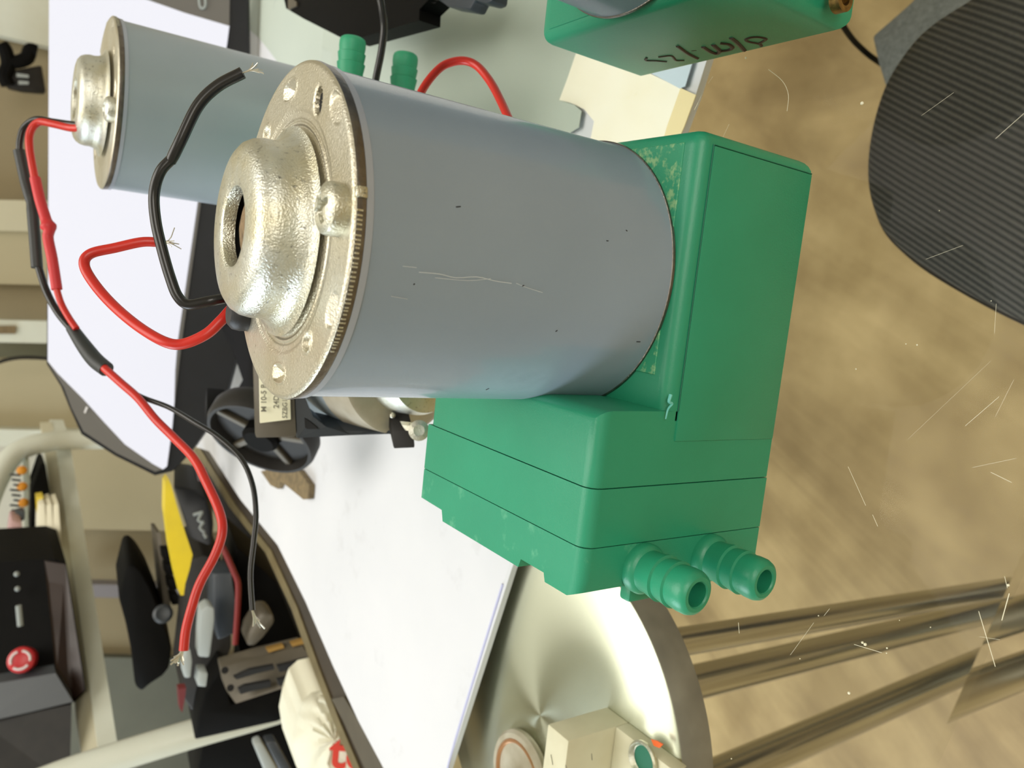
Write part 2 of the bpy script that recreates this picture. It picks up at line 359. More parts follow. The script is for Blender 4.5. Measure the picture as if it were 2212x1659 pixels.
def plate_fn(x, y, r):
    X, Y = x / mm, y / mm; z = 0.0; rr = r / mm
    # rolled grooves round the cup
    z -= 0.35 * math.exp(-((rr - 19.2) / 0.35) ** 2) + 0.28 * math.exp(-((rr - 20.3) / 0.3) ** 2)
    z += 0.9 * sm((19.0 - rr) / 2.2) - 0.25 * sm((22.5 - rr) / 1.0)
    if rr > 29.6: z -= 0.5 * ((rr - 29.6) / 0.9) ** 2
    for cx, cy, a, b, d, kind in DIMPLES:
        ang = math.atan2(cy, cx); dx, dy = X - cx, Y - cy
        u = (dx * -math.sin(ang) + dy * math.cos(ang)) / a; v = (dx * math.cos(ang) + dy * math.sin(ang)) / b
        q = math.hypot(u, v)
        if q < 1.35:
            if kind == 'cup': z -= d * (sm((1.0 - q) / 0.35) if q < 1 else 0); z += 0.22 * math.exp(-((q - 1.08) / .1) ** 2)
            elif kind == 'slant': z -= d * (0.5 + 0.5 * v) * sm((1.0 - q) / 0.22) if q < 1 else 0
            else: z -= d * max(0.0, 1 - max(abs(u), abs(v)) * 1.15) * 1.2 if q < 1 else 0; z += 0.15 * math.exp(-((q - 1.05) / .1) ** 2)
    hx, hy, ha, hb = HOLE; q = math.hypot((X - hx) / ha, (Y - hy) / hb)
    if q < 1.0: z -= 3.0 * sm((1.0 - q) / 0.12)
    elif q < 1.3: z -= 0.25 * (1.3 - q) / .3
    return z * mm
def barb_bm(k=1.0):
    p = [(0, 0), (6.4, 0), (6.4, 1.6), (5.9, 2.3), (5.3, 2.7), (5.3, 4.2), (5.75, 6.4), (5.9, 7.2), (5.25, 7.5), (5.7, 10.2), (5.8, 10.8), (5.2, 11.1), (5.5, 13.2), (5.45, 15.0), (5.0, 16.0), (4.2, 16.5), (3.3, 16.5), (3.0, 16.2), (2.9, 4), (0, 4)]
    bm = lathe([(r * mm * .84, z * mm * .96 * k) for r, z in p], 48)
    return rotate_bm(bm, Matrix.Rotation(math.pi / 2, 4, 'X'))    # +z -> -y
def bev_top(mid, d): return True
def make_pump(label, detail=2, dy=0.0, bk=1.0, scr=None, gro=math.radians(129), green='green', can='can'):
    t = thing('gear_pump', label, 'pump', group='grey motor pumps with green heads')
    G = M[green]
    # ---- motor
    c = lathe([(0, 36.8 * mm), (30.25 * mm, 36.8 * mm), (30.25 * mm, 37.6 * mm), (29.95 * mm, 38.2 * mm), (29.95 * mm, 103.6 * mm)], 128)
    co = obj('motor_can', c, M[can], t)
    obj('rim_band', lathe([(29.95 * mm, 103.6 * mm), (30.35 * mm, 103.8 * mm), (30.4 * mm, 105.0 * mm), (29.6 * mm, 105.1 * mm)], 128), M['lip'], t)
    obj('base_ring', lathe([(30.0 * mm, 36.9 * mm), (30.5 * mm, 36.9 * mm), (30.45 * mm, 37.5 * mm), (29.9 * mm, 37.7 * mm)], 128), M['zinc_dark'], t)
    nr, nt = (110, 720) if detail == 2 else (30, 120)
    bm = polar_plate(15.5 * mm, 30.5 * mm, ZP * mm, plate_fn, nr, nt)
    pl = obj('end_plate', bm, M['zinc'], t, ang=50)
    obj('plate_edge', lathe([(30.5 * mm, (ZP - 0.5) * mm), (30.6 * mm, 106.2 * mm), (30.45 * mm, 105.1 * mm), (28 * mm, 105.0 * mm), (28 * mm, 103 * mm), (0, 103 * mm)], 128), M['zinc_dark'], pl)
    cup = [(19.0, 107.9), (18.0, 108.1), (16.9, 108.8), (16.2, 110.0), (15.9, 111.3), (15.95, 112.8), (15.6, 114.4), (14.9, 115.6), (13.8, 116.4), (12.6, 116.75), (8.4, 116.85), (7.5, 116.8), (7.15, 116.6), (7.05, 116.2), (7.0, 114.4), (9.5, 114.3)]
    cp = obj('bearing_cup', lathe([(r * mm, z * mm) for r, z in cup], 128), M['zinc_blue'], t)
    obj('bearing_recess', lathe([(9.6 * mm, 114.25 * mm), (9.6 * mm, 110 * mm), (0, 110 * mm)], 48), M['black_hole'], cp)
    obj('felt_bearing', lathe([(5.9 * mm, 110 * mm), (5.9 * mm, 113.0 * mm), (5.2 * mm, 114.1 * mm), (2.6 * mm, 114.9 * mm), (0, 115.1 * mm)], 40), M['bearing'], cp, label='rusty brown felt bearing')
    hb = lathe([(0, (ZP - 0.9) * mm), (1.0, (ZP - 0.9) * mm)], 32); bmesh.ops.scale(hb, vec=(HOLE[3] * mm * 1.0, HOLE[2] * mm * .98, 1), verts=hb.verts)
    rotate_bm(hb, Matrix.Translation((HOLE[0] * mm, HOLE[1] * mm, 0))); obj('vent_hole_shade', hb, M['black_hole'], pl)  # black disc paints the inside of the hole dark
    # ---- screws
    def screw_fn(x, y, r):
        X, Y = x / mm, y / mm; rr = r / mm; z = -0.9 * (rr / 4.1) ** 4
        w = 0.55 + 0.25 * (1 - rr / 3.0)
        if rr < 2.8 and (abs(X) < w or abs(Y) < w): z -= 1.3 * sm((2.8 - rr) / 0.9)
        return z * mm
    s0 = (3.6, -24.6) if scr is None else (24.9 * math.cos(scr), 24.9 * math.sin(scr))
    for sx, sy, rot in ((s0[0], s0[1], 0.45),) + (((-3.4, 25.3, 0.2),) if detail == 2 else ()):
        sb = polar_plate(0.01 * mm, 4.1 * mm, 110.4 * mm, screw_fn, 40 if detail == 2 else 14, 96 if detail == 2 else 32)
        lathe([(4.1 * mm, 109.5 * mm), (4.3 * mm, 108.8 * mm), (4.2 * mm, 107.2 * mm), (0, 107.2 * mm)], 48, bm=sb)
        rotate_bm(sb, Matrix.Translation((sx * mm, sy * mm, 0)) @ Matrix.Rotation(rot, 4, 'Z'))
        obj('screw', sb, M['zinc_blue'], pl, ang=50)
    # ---- knurl on the plate edge
    kb = bmesh.new()
    for i in range(34):
        a = math.radians(-128 + i * 1.35 + random.uniform(-.25, .25)); h = random.uniform(0.6, 1.0)
        b2 = box(-0.12 * mm, 0.12 * mm, -0.14 * mm, 0.14 * mm, -0.5 * h * mm, 0.5 * h * mm)
        rotate_bm(b2, Matrix.Rotation(a, 4, 'Z') @ Matrix.Translation((30.62 * mm, 0, 106.2 * mm)))
        me = bpy.data.meshes.new('k'); b2.to_mesh(me); kb.from_mesh(me); b2.free(); bpy.data.meshes.remove(me)
    obj('edge_knurl', kb, M['zinc_blue'], pl, smooth=False)
    nb = box(30.0 * mm, 31.0 * mm, -0.9 * mm, 0.9 * mm, 105.1 * mm, 107.0 * mm, 0.2 * mm, 2)
    obj('edge_tab', rotate_bm(nb, Matrix.Rotation(math.radians(-78), 4, 'Z')), M['zinc_blue'], pl)
    # ---- grommet
    gb = lathe([(0, 0), (3.3 * mm, 0), (3.4 * mm, 1.5 * mm), (3.1 * mm, 3.0 * mm), (2.2 * mm, 3.9 * mm), (0, 4.0 * mm)], 28)
    obj('wire_grommet', rotate_bm(gb, Matrix.Translation((26.8 * math.cos(gro) * mm, 26.8 * math.sin(gro) * mm, 107.0 * mm)) if detail == 2 else Matrix.Translation((22 * math.cos(gro) * mm, 22 * math.sin(gro) * mm, 107.0 * mm))), M['rubber'], t)
    # ---- green gear head
    b = box(-29 * mm, 30.3 * mm, (-32.9 + dy) * mm, 31.4 * mm, 0, 36.8 * mm, 3.2 * mm, 5, lambda m_, d: m_.x > 29 * mm or m_.z > 36 * mm)
    gh = obj('gear_housing', b, G, t)
    obj('top_inset', box(-20 * mm, 27.6 * mm, (-28.6 + dy) * mm, 28.6 * mm, 36.6 * mm, 37.05 * mm, 0.15 * mm, 1), M['green_worn'] if detail == 2 else G, gh)
    # shade outline round the front plate: plate is a separate proud panel
    obj('front_plate', box(-33.4 * mm, 27.3 * mm, (-33.3 + dy) * mm, (-30.5 + dy) * mm, 0.2 * mm, 33.1 * mm, 0.3 * mm, 2), G, t)
    obj('plate_seam_shade', tube([Vector((x * mm, (-33.05 + dy) * mm, z * mm)) for x, z in ((27.45, 0.2), (27.45, 33.2), (-27, 33.2))], 0.16 * mm, 6, n=1), M['green_dark'], gh)  # dark green strip stands in for the shadow gap round the plate
    y0, y1 = (-32.9 + dy) * mm, (33.0 + dy) * mm
    def seg_bev(m_, d): return (m_.z > 50 * mm and abs(d.x) > abs(d.y)) or (m_.z > 50 * mm and m_.x > -28 * mm)
    b = box(-42.55 * mm, -27 * mm, y0, y1, 0, 54.5 * mm, 3.0 * mm, 4, seg_bev); obj('inner_segment', b, G, t)
    b = box(-54.65 * mm, -42.75 * mm, y0 - .15 * mm, y1, 0, 54.6 * mm, 3.0 * mm, 4, lambda m_, d: m_.z > 50 * mm and abs(d.x) > abs(d.y) and m_.y < 0); obj('middle_segment', b, G, t)
    # outer segment with a stepped outline
    o0 = [(-54.85, 33), (-62.7, 33), (-62.9, 22), (-65.6, 21), (-65.6, -12.5), (-63.6, -13.2), (-63.6, -21.5), (-65.4, -22.2), (-65.4, -29.6), (-64.2, -32.2), (-61.6, -33.0), (-54.85, -33.0)]
    b = prism([Vector((x * mm, (y + dy) * mm, 54.6 * mm)) for x, y in o0], (0, 0, -54.6 * mm))
    es = [e for e in b.edges if abs((e.verts[0].co.z + e.verts[1].co.z) / 2 - 54.6 * mm) < 1e-6 and (e.verts[0].co.y + e.verts[1].co.y) / 2 < (-32 + dy) * mm]
    bmesh.ops.bevel(b, geom=es, offset=2.6 * mm, segments=4, profile=0.5, affect='EDGES')
    og = obj('outer_segment', b, M['green_worn2'] if detail == 2 else G, t)
    obj('lug', box(-68.6 * mm, -64.6 * mm, (-31.8 + dy) * mm, (-28.5 + dy) * mm, 30 * mm, 39 * mm, 0.8 * mm, 2), G, og)
    obj('lug', box(-67.8 * mm, -64.6 * mm, (-20.6 + dy) * mm, (-14.0 + dy) * mm, 34 * mm, 46 * mm, 0.8 * mm, 2), G, og)
    for bz in (17.3, 38.0):
        bb = barb_bm(bk); rotate_bm(bb, Matrix.Translation((-60.2 * mm, y0 - 0.05 * mm, bz * mm)))
        obj('hose_barb', bb, G, t)
    return t
M['green_worn2'] = mat('chalky_green_plastic', (42, 146, 110), 0.45, c2=(40, 140, 106), nscale=60, bump=0.15, bscale=2500, c3=(90, 168, 132), n3=110, t3=0.56)

M['green_dark'] = mat('recess_shade_green', (24, 104, 80), 0.6)
def fray(tip, d, n, L, parent_, rad=0.00012, spread=0.6, twist=0.0):
    bm = bmesh.new(); d = Vector(d).normalized()
    for i in range(n):
        v = Vector((random.uniform(-1, 1), random.uniform(-1, 1), random.uniform(-1, 1))) * spread
        l = L * random.uniform(0.55, 1.0)
        p1 = tip + (d + v * 0.25).normalized() * l * 0.5; p2 = tip + (d + v).normalized() * l
        tube([tip - d * 0.0008, p1, p2], rad, 5, bm=bm, n=3)
    return wobj('bare_strand', bm, M['strand'], parent_, label='tinned copper strands')
def wire(parent_, name, m, pts, w_px_radius, label=None, n=8):
    """pts: (x, y, depth); radius in metres, float or fn"""
    return wobj(name, tube([dep(*p) for p in pts], w_px_radius, 14, n=n), m, parent_, label=label)

main = make_pump('large grey motor pump in the foreground with green head, bare black and red leads', 2)
# main leads (built where they stand)
def g_depth(px, py, z=0.111): return onz(px, py, z)
base_b = Vector((-0.0158, 0.0216, 0.1088)); base_r = Vector((-0.0178, 0.0199, 0.1088))
bpts = [base_b] + [dep(x, y, d) for x, y, d in ((497, 645, .173), (455, 650, .172), (408, 658, .172), (384, 640, .172), (368, 600, .172), (352, 545, .172), (337, 480, .172), (333, 420, .172), (346, 372, .171), (372, 342, .171))]
lb = wobj('black_lead', tube(bpts, 0.00118, 16), M['wire_black'], main, label='black insulated lead')
b2 = [dep(x, y, d) for x, y, d in ((368, 350, .171), (392, 300, .170), (428, 228, .170), (470, 186, .170), (524, 157, .170))]
wobj('heat_shrink', tube(b2, lambda t: 0.00128 - 0.00015 * math.exp(-(t / 0.05) ** 2), 16), M['wire_black'], lb)
fray(dep(522, 158, .170), dep(570, 140, .170) - dep(524, 157, .170), 11, 0.0052, lb, spread=0.45)
rpts = [base_r] + [dep(x, y, d) for x, y, d in ((506, 664, .1725), (478, 692, .171), (445, 722, .170), (395, 743, .170), (355, 738, .170), (300, 706, .172), (245, 660, .174), (203, 612, .175), (182, 572, .176), (196, 548, .177), (250, 535, .178), (305, 523, .179), (342, 523, .180))]
lr = wobj('red_lead', tube(rpts, lambda t: 0.00122 - 0.0001 * t, 16), M['wire_red'], main, label='red insulated lead')
fray(dep(340, 523, .180), dep(380, 522, .180) - dep(340, 523, .180), 9, 0.0058, lr, spread=0.5)
# scuffs on the can
sc = bmesh.new()
def scuff(bm, pts, rad):
    tube([oncyl(x, y, 0, 0, 0.02997) for x, y in pts], rad, 4, bm=bm, n=3)
scuff(sc, [(905, 588), (950, 592), (985, 600), (1030, 598), (1070, 607), (1105, 612)], 0.00009)
scuff(sc, [(940, 600), (1010, 606), (1060, 602)], 0.00006); scuff(sc, [(1115, 612), (1140, 622), (1172, 632)], 0.00006)
scuff(sc, [(870, 575), (900, 578)], 0.00006); scuff(sc, [(845, 640), (880, 646)], 0.00005)
wobj('scuff_mark', sc, M['scuff'], main, label='pale scuff on the can')['kind'] = 'stuff'
sc = bmesh.new()
for x, y, l in ((985, 447, 10), (1128, 618, 4), (1352, 497, 3), (893, 615, 3), (1050, 842, 6), (700, 820, 8), (1310, 520, 4), (1200, 716, 4), (1375, 738, 8)):
    scuff(sc, [(x, y), (x + l, y + random.uniform(-3, 3))], 0.00011)
wobj('scuff_mark', sc, M['speck'], main, label='dark specks on the can')['kind'] = 'stuff'
# bright nick at the plate corner
nk = tube([onY(x, y, -0.0336) for x, y in ((1449, 852), (1445, 868), (1452, 872), (1443, 884), (1438, 905))], lambda t: 0.0004 * (1 - .6 * t), 8, n=4)
wobj('plastic_nick', nk, mat('whitened_green', (110, 200, 190), 0.3), main, label='whitened nick in the plate edge')

# second pump: turned a quarter, further back
p2 = make_pump('grey motor pump standing behind, its two joined leads arching to the left', 1, dy=18.5, scr=math.radians(168), gro=math.radians(5), green='green_far', can='can_far')
p2.rotation_euler = (0, 0, math.pi / 2); p2.location = (0.0490, 0.2060, 0); p2.scale = (1.054,) * 3
bpy.context.view_layer.update()
def wchild(name, bm, m, parent_, **kw):
    bpy.context.view_layer.update(); rotate_bm(bm, parent_.matrix_world.inverted()); return obj(name, bm, m, parent_, **kw)
def W2(name, m, pts, rad, par=None, **kw): return wchild(name, tube([dep(*p) for p in pts], rad, 14), m, par or p2, **kw)
k2 = W2('black_lead', M['wire_black'], [(172, 270, .292), (150, 268, .294), (115, 263, .295), (78, 258, .296), (52, 276, .297), (43, 305, .297), (42, 332, .297)], 0.00125, label='black lead')
W2('heat_shrink', M['shrink_black'], [(41, 325, .297), (55, 390, .297), (68, 440, .296), (74, 500, .295), (80, 578, .294)], lambda t: 0.00205 - 0.0003 * math.exp(-((t - .5) / .04) ** 2), k2)
W2('black_lead', M['wire_black'], [(82, 572, .294), (100, 628, .293), (125, 675, .291), (158, 715, .289)], 0.00135, k2)
W2('heat_shrink', M['shrink_black'], [(155, 708, .289), (180, 745, .286), (205, 777, .283), (230, 798, .280)], lambda t: 0.0021 + 0.0008 * math.sin(t * 2.2), k2, label='thick black heat shrink sleeve round both leads')
kk = W2('black_lead', M['wire_black'], [(226, 795, .281), (260, 830, .278), (305, 857, .274), (365, 880, .270), (420, 912, .265), (470, 943, .262), (520, 990, .258), (545, 1045, .255), (553, 1110, .252), (548, 1170, .250), (541, 1240, .248), (545, 1318, .246)], 0.00088, k2)
def fray2(tip, tgt, n, L, par, rad, spread):
    bm = bmesh.new(); d = (tgt - tip).normalized()
    for i in range(n):
        v = Vector([random.uniform(-1, 1) for _ in range(3)]) * spread; l = L * random.uniform(.5, 1)
        tube([tip - d * .001, tip + (d + v * .5).normalized() * l * .5, tip + (d + v).normalized() * l], rad, 5, bm=bm, n=3)
    return wchild('bare_strand', bm, M['strand'], par, label='twisted tinned strands')
fray2(dep(544, 1316, .246), dep(560, 1365, .246), 9, 0.0075, k2, 0.00022, .28)
r2 = W2('red_lead', M['wire_red'], [(172, 277, .291), (150, 276, .293), (115, 268, .294), (84, 264, .295), (66, 284, .295), (64, 320, .294), (76, 390, .293)], 0.0014, label='red lead')
W2('heat_shrink', M['shrink_red'], [(76, 385, .293), (86, 430, .292), (98, 470, .291), (106, 495, .290), (104, 515, .290), (113, 560, .289), (123, 625, .288)], lambda t: 0.0019 + 0.0009 * math.exp(-((t - .46) / .05) ** 2), r2)
W2('red_lead', M['wire_red'], [(121, 620, .288), (132, 655, .288), (148, 685, .287), (165, 710, .286)], 0.0012, r2)
W2('red_lead', M['wire_red'], [(225, 795, .279), (262, 828, .275), (298, 860, .271), (335, 905, .266), (375, 945, .261), (418, 990, .255), (445, 1040, .250), (474, 1105, .245), (480, 1150, .242), (464, 1200, .240), (432, 1260, .238), (415, 1310, .236), (402, 1360, .235), (397, 1405, .234)], 0.00145, r2)
fray2(dep(396, 1402, .234), dep(382, 1440, .234), 12, 0.0065, r2, 0.0003, .5)

# third pump: turned round, to the right
p3 = make_pump('grey motor pump at the top edge of the picture, green head marked in brown pen', 1, green='green', can='can')
p3.rotation_euler = (0, 0, math.pi); p3.location = (0.0878, -0.0055, 0)
bpy.context.view_layer.update()
# handwriting on its left face (plane x = 0.0572)
XF = 0.0878 - 0.0303 + 0.00025
def stroke(pts, r=0.00055):
    wchild('pen_stroke', tube([onX(x, y, XF) for x, y in pts], r * .95, 8, n=4), M['marker'], p3)
def q(x, y): return (1380 + x * 320 / 2212, 50 + y * 120 / 830)
for s_, r_ in (([(120, 500), (110, 540), (260, 545), (420, 560)], .0005), ([(300, 490), (470, 470), (520, 500), (560, 540), (680, 540)], .0005),
               ([(580, 325), (640, 370), (740, 440), (880, 510)], .00065), ([(790, 400), (860, 392)], .00035),
               ([(960, 335), (1060, 400), (1160, 435), (1210, 400), (1150, 340), (1110, 305)], .0007), ([(1210, 400), (1330, 385), (1400, 350), (1340, 295), (1220, 280)], .00065),
               ([(1380, 200), (1480, 280), (1580, 390)], .0007), ([(1830, 325), (1800, 290), (1650, 260), (1600, 230), (1680, 195), (1800, 190), (1900, 220), (1830, 270), (1790, 290)], .00055)):
    stroke([q(*p) for p in s_], r_)
brass = lathe([(0, 0), (2.6 * mm, 0), (2.6 * mm, 2.2 * mm), (1.4 * mm, 2.2 * mm), (1.4 * mm, 0.8 * mm), (0, 0.8 * mm)], 24)
rotate_bm(brass, Matrix.Translation(onY(1806, 2, -0.039)) @ Matrix.Rotation(math.pi / 2, 4, 'X'))
wchild('brass_insert', brass, M['brass'], p3, label='round brass insert')

# ================================================================== TABLE
zb = -0.030
bd = thing('tabletop', 'white film covered tabletop beneath the pumps, its near edge slanting away', 'tabletop', (0, 0.3, zb - 0.02))
left_px = [(452, 975), (520, 1080), (600, 1178), (660, 1300), (720, 1440), (775, 1559), (850, 1700)]
pts = [onz(x, y, zb) for x, y in left_px]
near = [onz(955, 1700, zb), onz(1105, 1230, zb), onz(1477, 275, zb), onz(1503, 205, zb), onz(1580, -40, zb)]
far = [Vector((0.62, 0.12, zb)), Vector((0.62, 0.66, zb)), Vector((-0.19, 0.66, zb))]
wobj('top_board', prism(pts + near + far, (0, 0, -0.0028)), M['board'], bd, smooth=False)
# folded film edge strip along the near left edge
e0 = [(1086, 1262), (983, 1600), (958, 1700)]
wobj('film_edge', tube([onz(x, y, zb + 0.0002) for x, y in e0], 0.00055, 8, n=3), M['blue_edge'], bd, label='bluish film edge line')
rim_in = [(445, 960), (520, 1080), (600, 1178), (660, 1300), (720, 1440), (775, 1559), (850, 1700)]
rim_out = [(428, 968), (505, 1092), (582, 1190), (638, 1312), (688, 1450), (730, 1559), (790, 1700)]
wobj('wood_rim', pZ(rim_in + rim_out[::-1], zb - 0.006, 0.02), M['wood_rim'], bd, smooth=False, label='dark varnished rim')
b_in = [(x - 9, y + 4) for x, y in rim_out]; b_out = [(x + 3, y - 1) for x, y in rim_out]
wobj('brass_strip', pZ(b_out + b_in[::-1], zb - 0.005, 0.02), M['brass_rim'], bd, smooth=False, label='dull brass strip')
g_in = [(742, 1505), (775, 1559), (850, 1700)]; g_out = [(716, 1510), (742, 1559), (806, 1700)]
wobj('corner_tape', pZ(g_in + g_out[::-1], zb - 0.0045, 0.003), M['taupe'], bd, smooth=False, label='grey brown tape')
tb_legs = [(0.02, 0.60), (0.58, 0.60), (0.58, 0.22)]
for x, y in tb_legs: wobj('leg', box(x - .02, x + .02, y - .02, y + .02, -0.73, zb - 0.0055), M['white_paint'], bd)
# right part of the top, shade coloured into a grey green sheet
gs = [(540, -60), (533, 40), (536, 62), (556, 78), (580, 108), (720, 300), (900, 500), (1180, 420), (1225, 300), (1262, 60), (1300, -60)]
tag(wobj('light_shade_sheet', pZ(gs, zb + 0.0006, 0.0004), M['grey_paper_and_shade'], smooth=False), 'large sheet with shade coloured in grey green, lying behind the pumps on the right', 'paper')
cs = [(1262, 40), (1245, 112), (1226, 168), (1208, 216), (1232, 222), (1262, 236), (1283, 262), (1270, 330), (1380, 420), (1477, 274), (1502, 206), (1440, 176), (1402, 158), (1400, 40)]
tag(wobj('light_shade_sheet', pZ(cs, zb + 0.0011, 0.0004), M['sunlit_cream'], smooth=False), 'sunlit patch coloured in as a cream sheet between the two green heads, one corner torn', 'paper')  # cream colour paints a patch of sun on the tabletop
tag(wobj('masking_tape', pZ([(1440, 275), (1470, 190), (1503, 205), (1478, 273), (1452, 330), (1425, 330)], zb + 0.0016, 0.0003), M['cream_tape'], smooth=False), 'yellowed tape strip along the near edge of the cream sheet', 'tape')
tag(wobj('scrap_or_shade', pZ([(1404, 157), (1412, 150), (1500, 120), (1480, 186), (1468, 191)], zb + 0.0018, 0.0003), M['blue_shade'], smooth=False), 'pale blue patch for shade and reflection of the third pump, at the upper corner of the cream sheet', 'paper')  # shade and reflection of the third pump, put into the colour
tag(wobj('scrap_or_shade', pZ([(1196, 262), (1212, 219), (1240, 226), (1256, 240), (1250, 275), (1225, 290)], zb + 0.0021, 0.0003), M['grey_paper_and_shade'], smooth=False), 'small curled grey scrap at the torn corner of the cream sheet', 'paper')
# clear acrylic sheet the pumps stand on
ac = thing('acrylic_sheet', 'scratched clear acrylic sheet the pumps stand on', 'sheet', (0.05, 0.05, -0.005))
e1, e2 = onz(2182, 1256, 0), onz(2060, 1530, 0); dv = (e1 - e2).normalized()
pa = e2 - dv * 0.20; pb = e1 + dv * 0.36
wobj('sheet_body', prism([pa, pb, Vector((pb.x, 0.285, 0)), Vector((-0.045, 0.285, 0)), Vector((-0.045, 0.046, 0)), onz(1104, 1205, 0), onz(986, 1600, 0), onz(950, 1720, 0), Vector((pa.x, 0.14, 0))], (0, 0, -0.005)), M['acrylic'], ac, smooth=False)
sb = bmesh.new()
for a, b_, r in (((1500, 238), (1508, 222), .00022), ((1508, 222), (1516, 205), .0001), ((1560, 300), (1575, 268), .00008), ((2150, 1440), (2114, 1320), .00014), ((2180, 1282), (2164, 1340), .00018), ((2176, 1270), (2170, 1245), .0001),
                 ((1707, 1415), (1758, 1345), .00006), ((1780, 1330), (1792, 1315), .00008), ((2085, 920), (2158, 857), .00008), ((1832, 1008), (1870, 1092), .0001), ((1885, 1112), (1896, 1137), .0001), ((2140, 1020), (2185, 1042), .00009),
                 ((2152, 656), (2148, 720), .00006), ((2100, 1010), (2195, 990), .00005), ((1845, 1392), (1905, 1410), .0001), ((1595, 1345), (1597, 1368), .00015), ((2150, 300), (2212, 245), .00009), ((2000, 560), (2080, 530), .00006),
                 ((1990, 250), (2060, 200), .00005), ((1530, 180), (1540, 165), .00008), ((2115, 1375), (2160, 1382), .00005), ((1440, 300), (1444, 300), .00005), ((1960, 950), (2140, 780), .00003), ((2190, 820), (2150, 900), .00005)):
    tube([onz(*a, .0001), onz(*b_, .0001)], r * .45, 4, bm=sb, n=1)
# arc scratch
tube([onz(x, y, .0001) for x, y in ((1660, 150), (1690, 175), (1703, 205), (1700, 240))], .00006, 4, bm=sb, n=4)
tag(wobj('scratch_marks', sb, M['scratch'], ac, smooth=False, label='fine white scratches'), kind='stuff')
db = bmesh.new()
for x, y, r in ((1862, 223, 4.5), (1863, 1388, 3.2), (1869, 1392, 4), (1834, 1497, 3.8), (1768, 1330, 1.8), (1728, 1423, 1.6), (1916, 1400, 2.2), (1915, 1411, 1.6), (2178, 1264, 3), (1611, 125, 3), (1849, 797, 2), (1957, 743, 1.6), (1981, 745, 2), (1580, 1639, 1.8), (2010, 1355, 1.4), (1943, 1340, 1.2), (2141, 650, 1.2), (1580, 385, 1.4), (2029, 455, 1.2), (1490, 723, 0)):
    if r: bmesh.ops.create_icosphere(db, subdivisions=1, radius=r * .00009, matrix=Matrix.Translation(onz(x, y, 0.0001)))
tag(wobj('dust_specks', db, M['scratch'], ac, label='white dust specks'), kind='stuff')

# ================================================================== DISC AND THE PARTS ON IT
zd = -0.0366
dc = Vector((-0.172, 0.081, 0))
dt = thing('turned_disc', 'thick turned aluminium disc with radial glare, left of the green head', 'disc', (dc.x, dc.y, zd - 0.016))
tp = lathe([(0, 0.016), (0.0732, 0.016), (0.0748, 0.0150)], 160); obj('disc_face', tp, M['disc'], dt, ang=60)
obj('disc_rim', lathe([(0.0748, 0.0150), (0.075, 0.0146), (0.075, 0.0006), (0.0744, 0), (0, 0)], 160), M['disc_side'], dt)
# valve block
vb = thing('valve_block', 'ivory plastic valve block with a threaded port, standing on the turned disc', 'valve', (-0.158, 0.03, zd))
A_ = (-0.1492, 0.0336, 0.0448)
b = box(-0.177, A_[0], A_[1], A_[2], zd, -0.0095, 0.0006, 2); wobj('body', b, M['cream_block'], vb)
b = prism([Vector((A_[0], A_[1], zd + .0062)), Vector((A_[0], 0.0062, zd + .0062)), Vector((-0.1585, 0.0125, zd + .0062)), Vector((-0.176, 0.0125, zd + .0062)), Vector((-0.176, A_[1], zd + .0062))], (0, 0, -0.0062), bev=0.0005); wobj('foot_flange', b, M['cream_block'], vb)
b = lathe([(0.0048, -0.0005), (0.0060, 0.0), (0.0062, 0.0012), (0.0056, 0.0018), (0.0050, 0.0012), (0.0048, 0.0006), (0.0044, 0.0003), (0.0046, -.0001), (0.004, -0.0003)], 48)
pc_ = onz(1392, 1640, zd + .0064); rotate_bm(b, Matrix.Translation(pc_)); prt = wobj('threaded_port', b, M['zinc_blue'], vb, label='steel threaded ring')
wobj('port_bore_shade', lathe([(0, pc_.z + .0001), (.0046, pc_.z + .0001), (.0046, pc_.z - .0002), (0, pc_.z - .0002)], 40, cx=pc_.x, cy=pc_.y), M['green_dark'], prt)
wobj('paint_dab', pZ([(1406, 1597), (1418, 1600), (1432, 1608), (1424, 1616), (1412, 1611)], zd + .0066, .0004), M['orange_mark'], vb, smooth=False, label='orange paint dab')
for pts_ in ([(1278, 1628), (1279, 1642)], [(1190, 1630), (1194, 1652)], [(1222, 1652), (1225, 1662)]):
    wobj('mark_line', tube([onz(x, y, -0.0094) for x, y in pts_] if pts_[0][0] < 1240 else [onY(x, y, A_[1] - .0001) for x, y in pts_], 0.00012, 4, n=1), M['ink'], vb)
# hose fitting
ft = thing('pipe_fitting', 'round greige pipe fitting with a copper gasket at the bottom edge of the picture', 'fitting', (-0.2000, 0.078, zd))
fx, fy = -0.2005, 0.0860
b = lathe([(0, 0.0), (0.0175, 0.0), (0.0182, 0.001), (0.0182, 0.003), (0.0170, 0.0042), (0.0150, 0.0044), (0.0146, 0.0036), (0, 0.0036)], 72); rotate_bm(b, Matrix.Translation((fx, fy, zd))); wobj('flange', b, M['gasket'], ft)
b = lathe([(0.0130, 0.0037), (0.0136, 0.0046), (0.0144, 0.0046), (0.0148, 0.0038)], 72); rotate_bm(b, Matrix.Translation((fx, fy, zd))); wobj('copper_gasket', b, M['copper'], ft, label='copper ring')
prof = [(0, 0.0036), (0.0085, 0.0036)]
for i in range(5): prof += [(0.0088, 0.006 + i * .004), (0.0096, 0.0075 + i * .004), (0.0088, 0.009 + i * .004)]
prof += [(0.006, 0.0275), (0, 0.0275)]
b = lathe(prof, 40); rotate_bm(b, Matrix.Translation((fx - 0.006, fy - 0.004, zd))); wobj('ribbed_stem', b, M['cream_block'], ft, label='ivory ribbed stem')

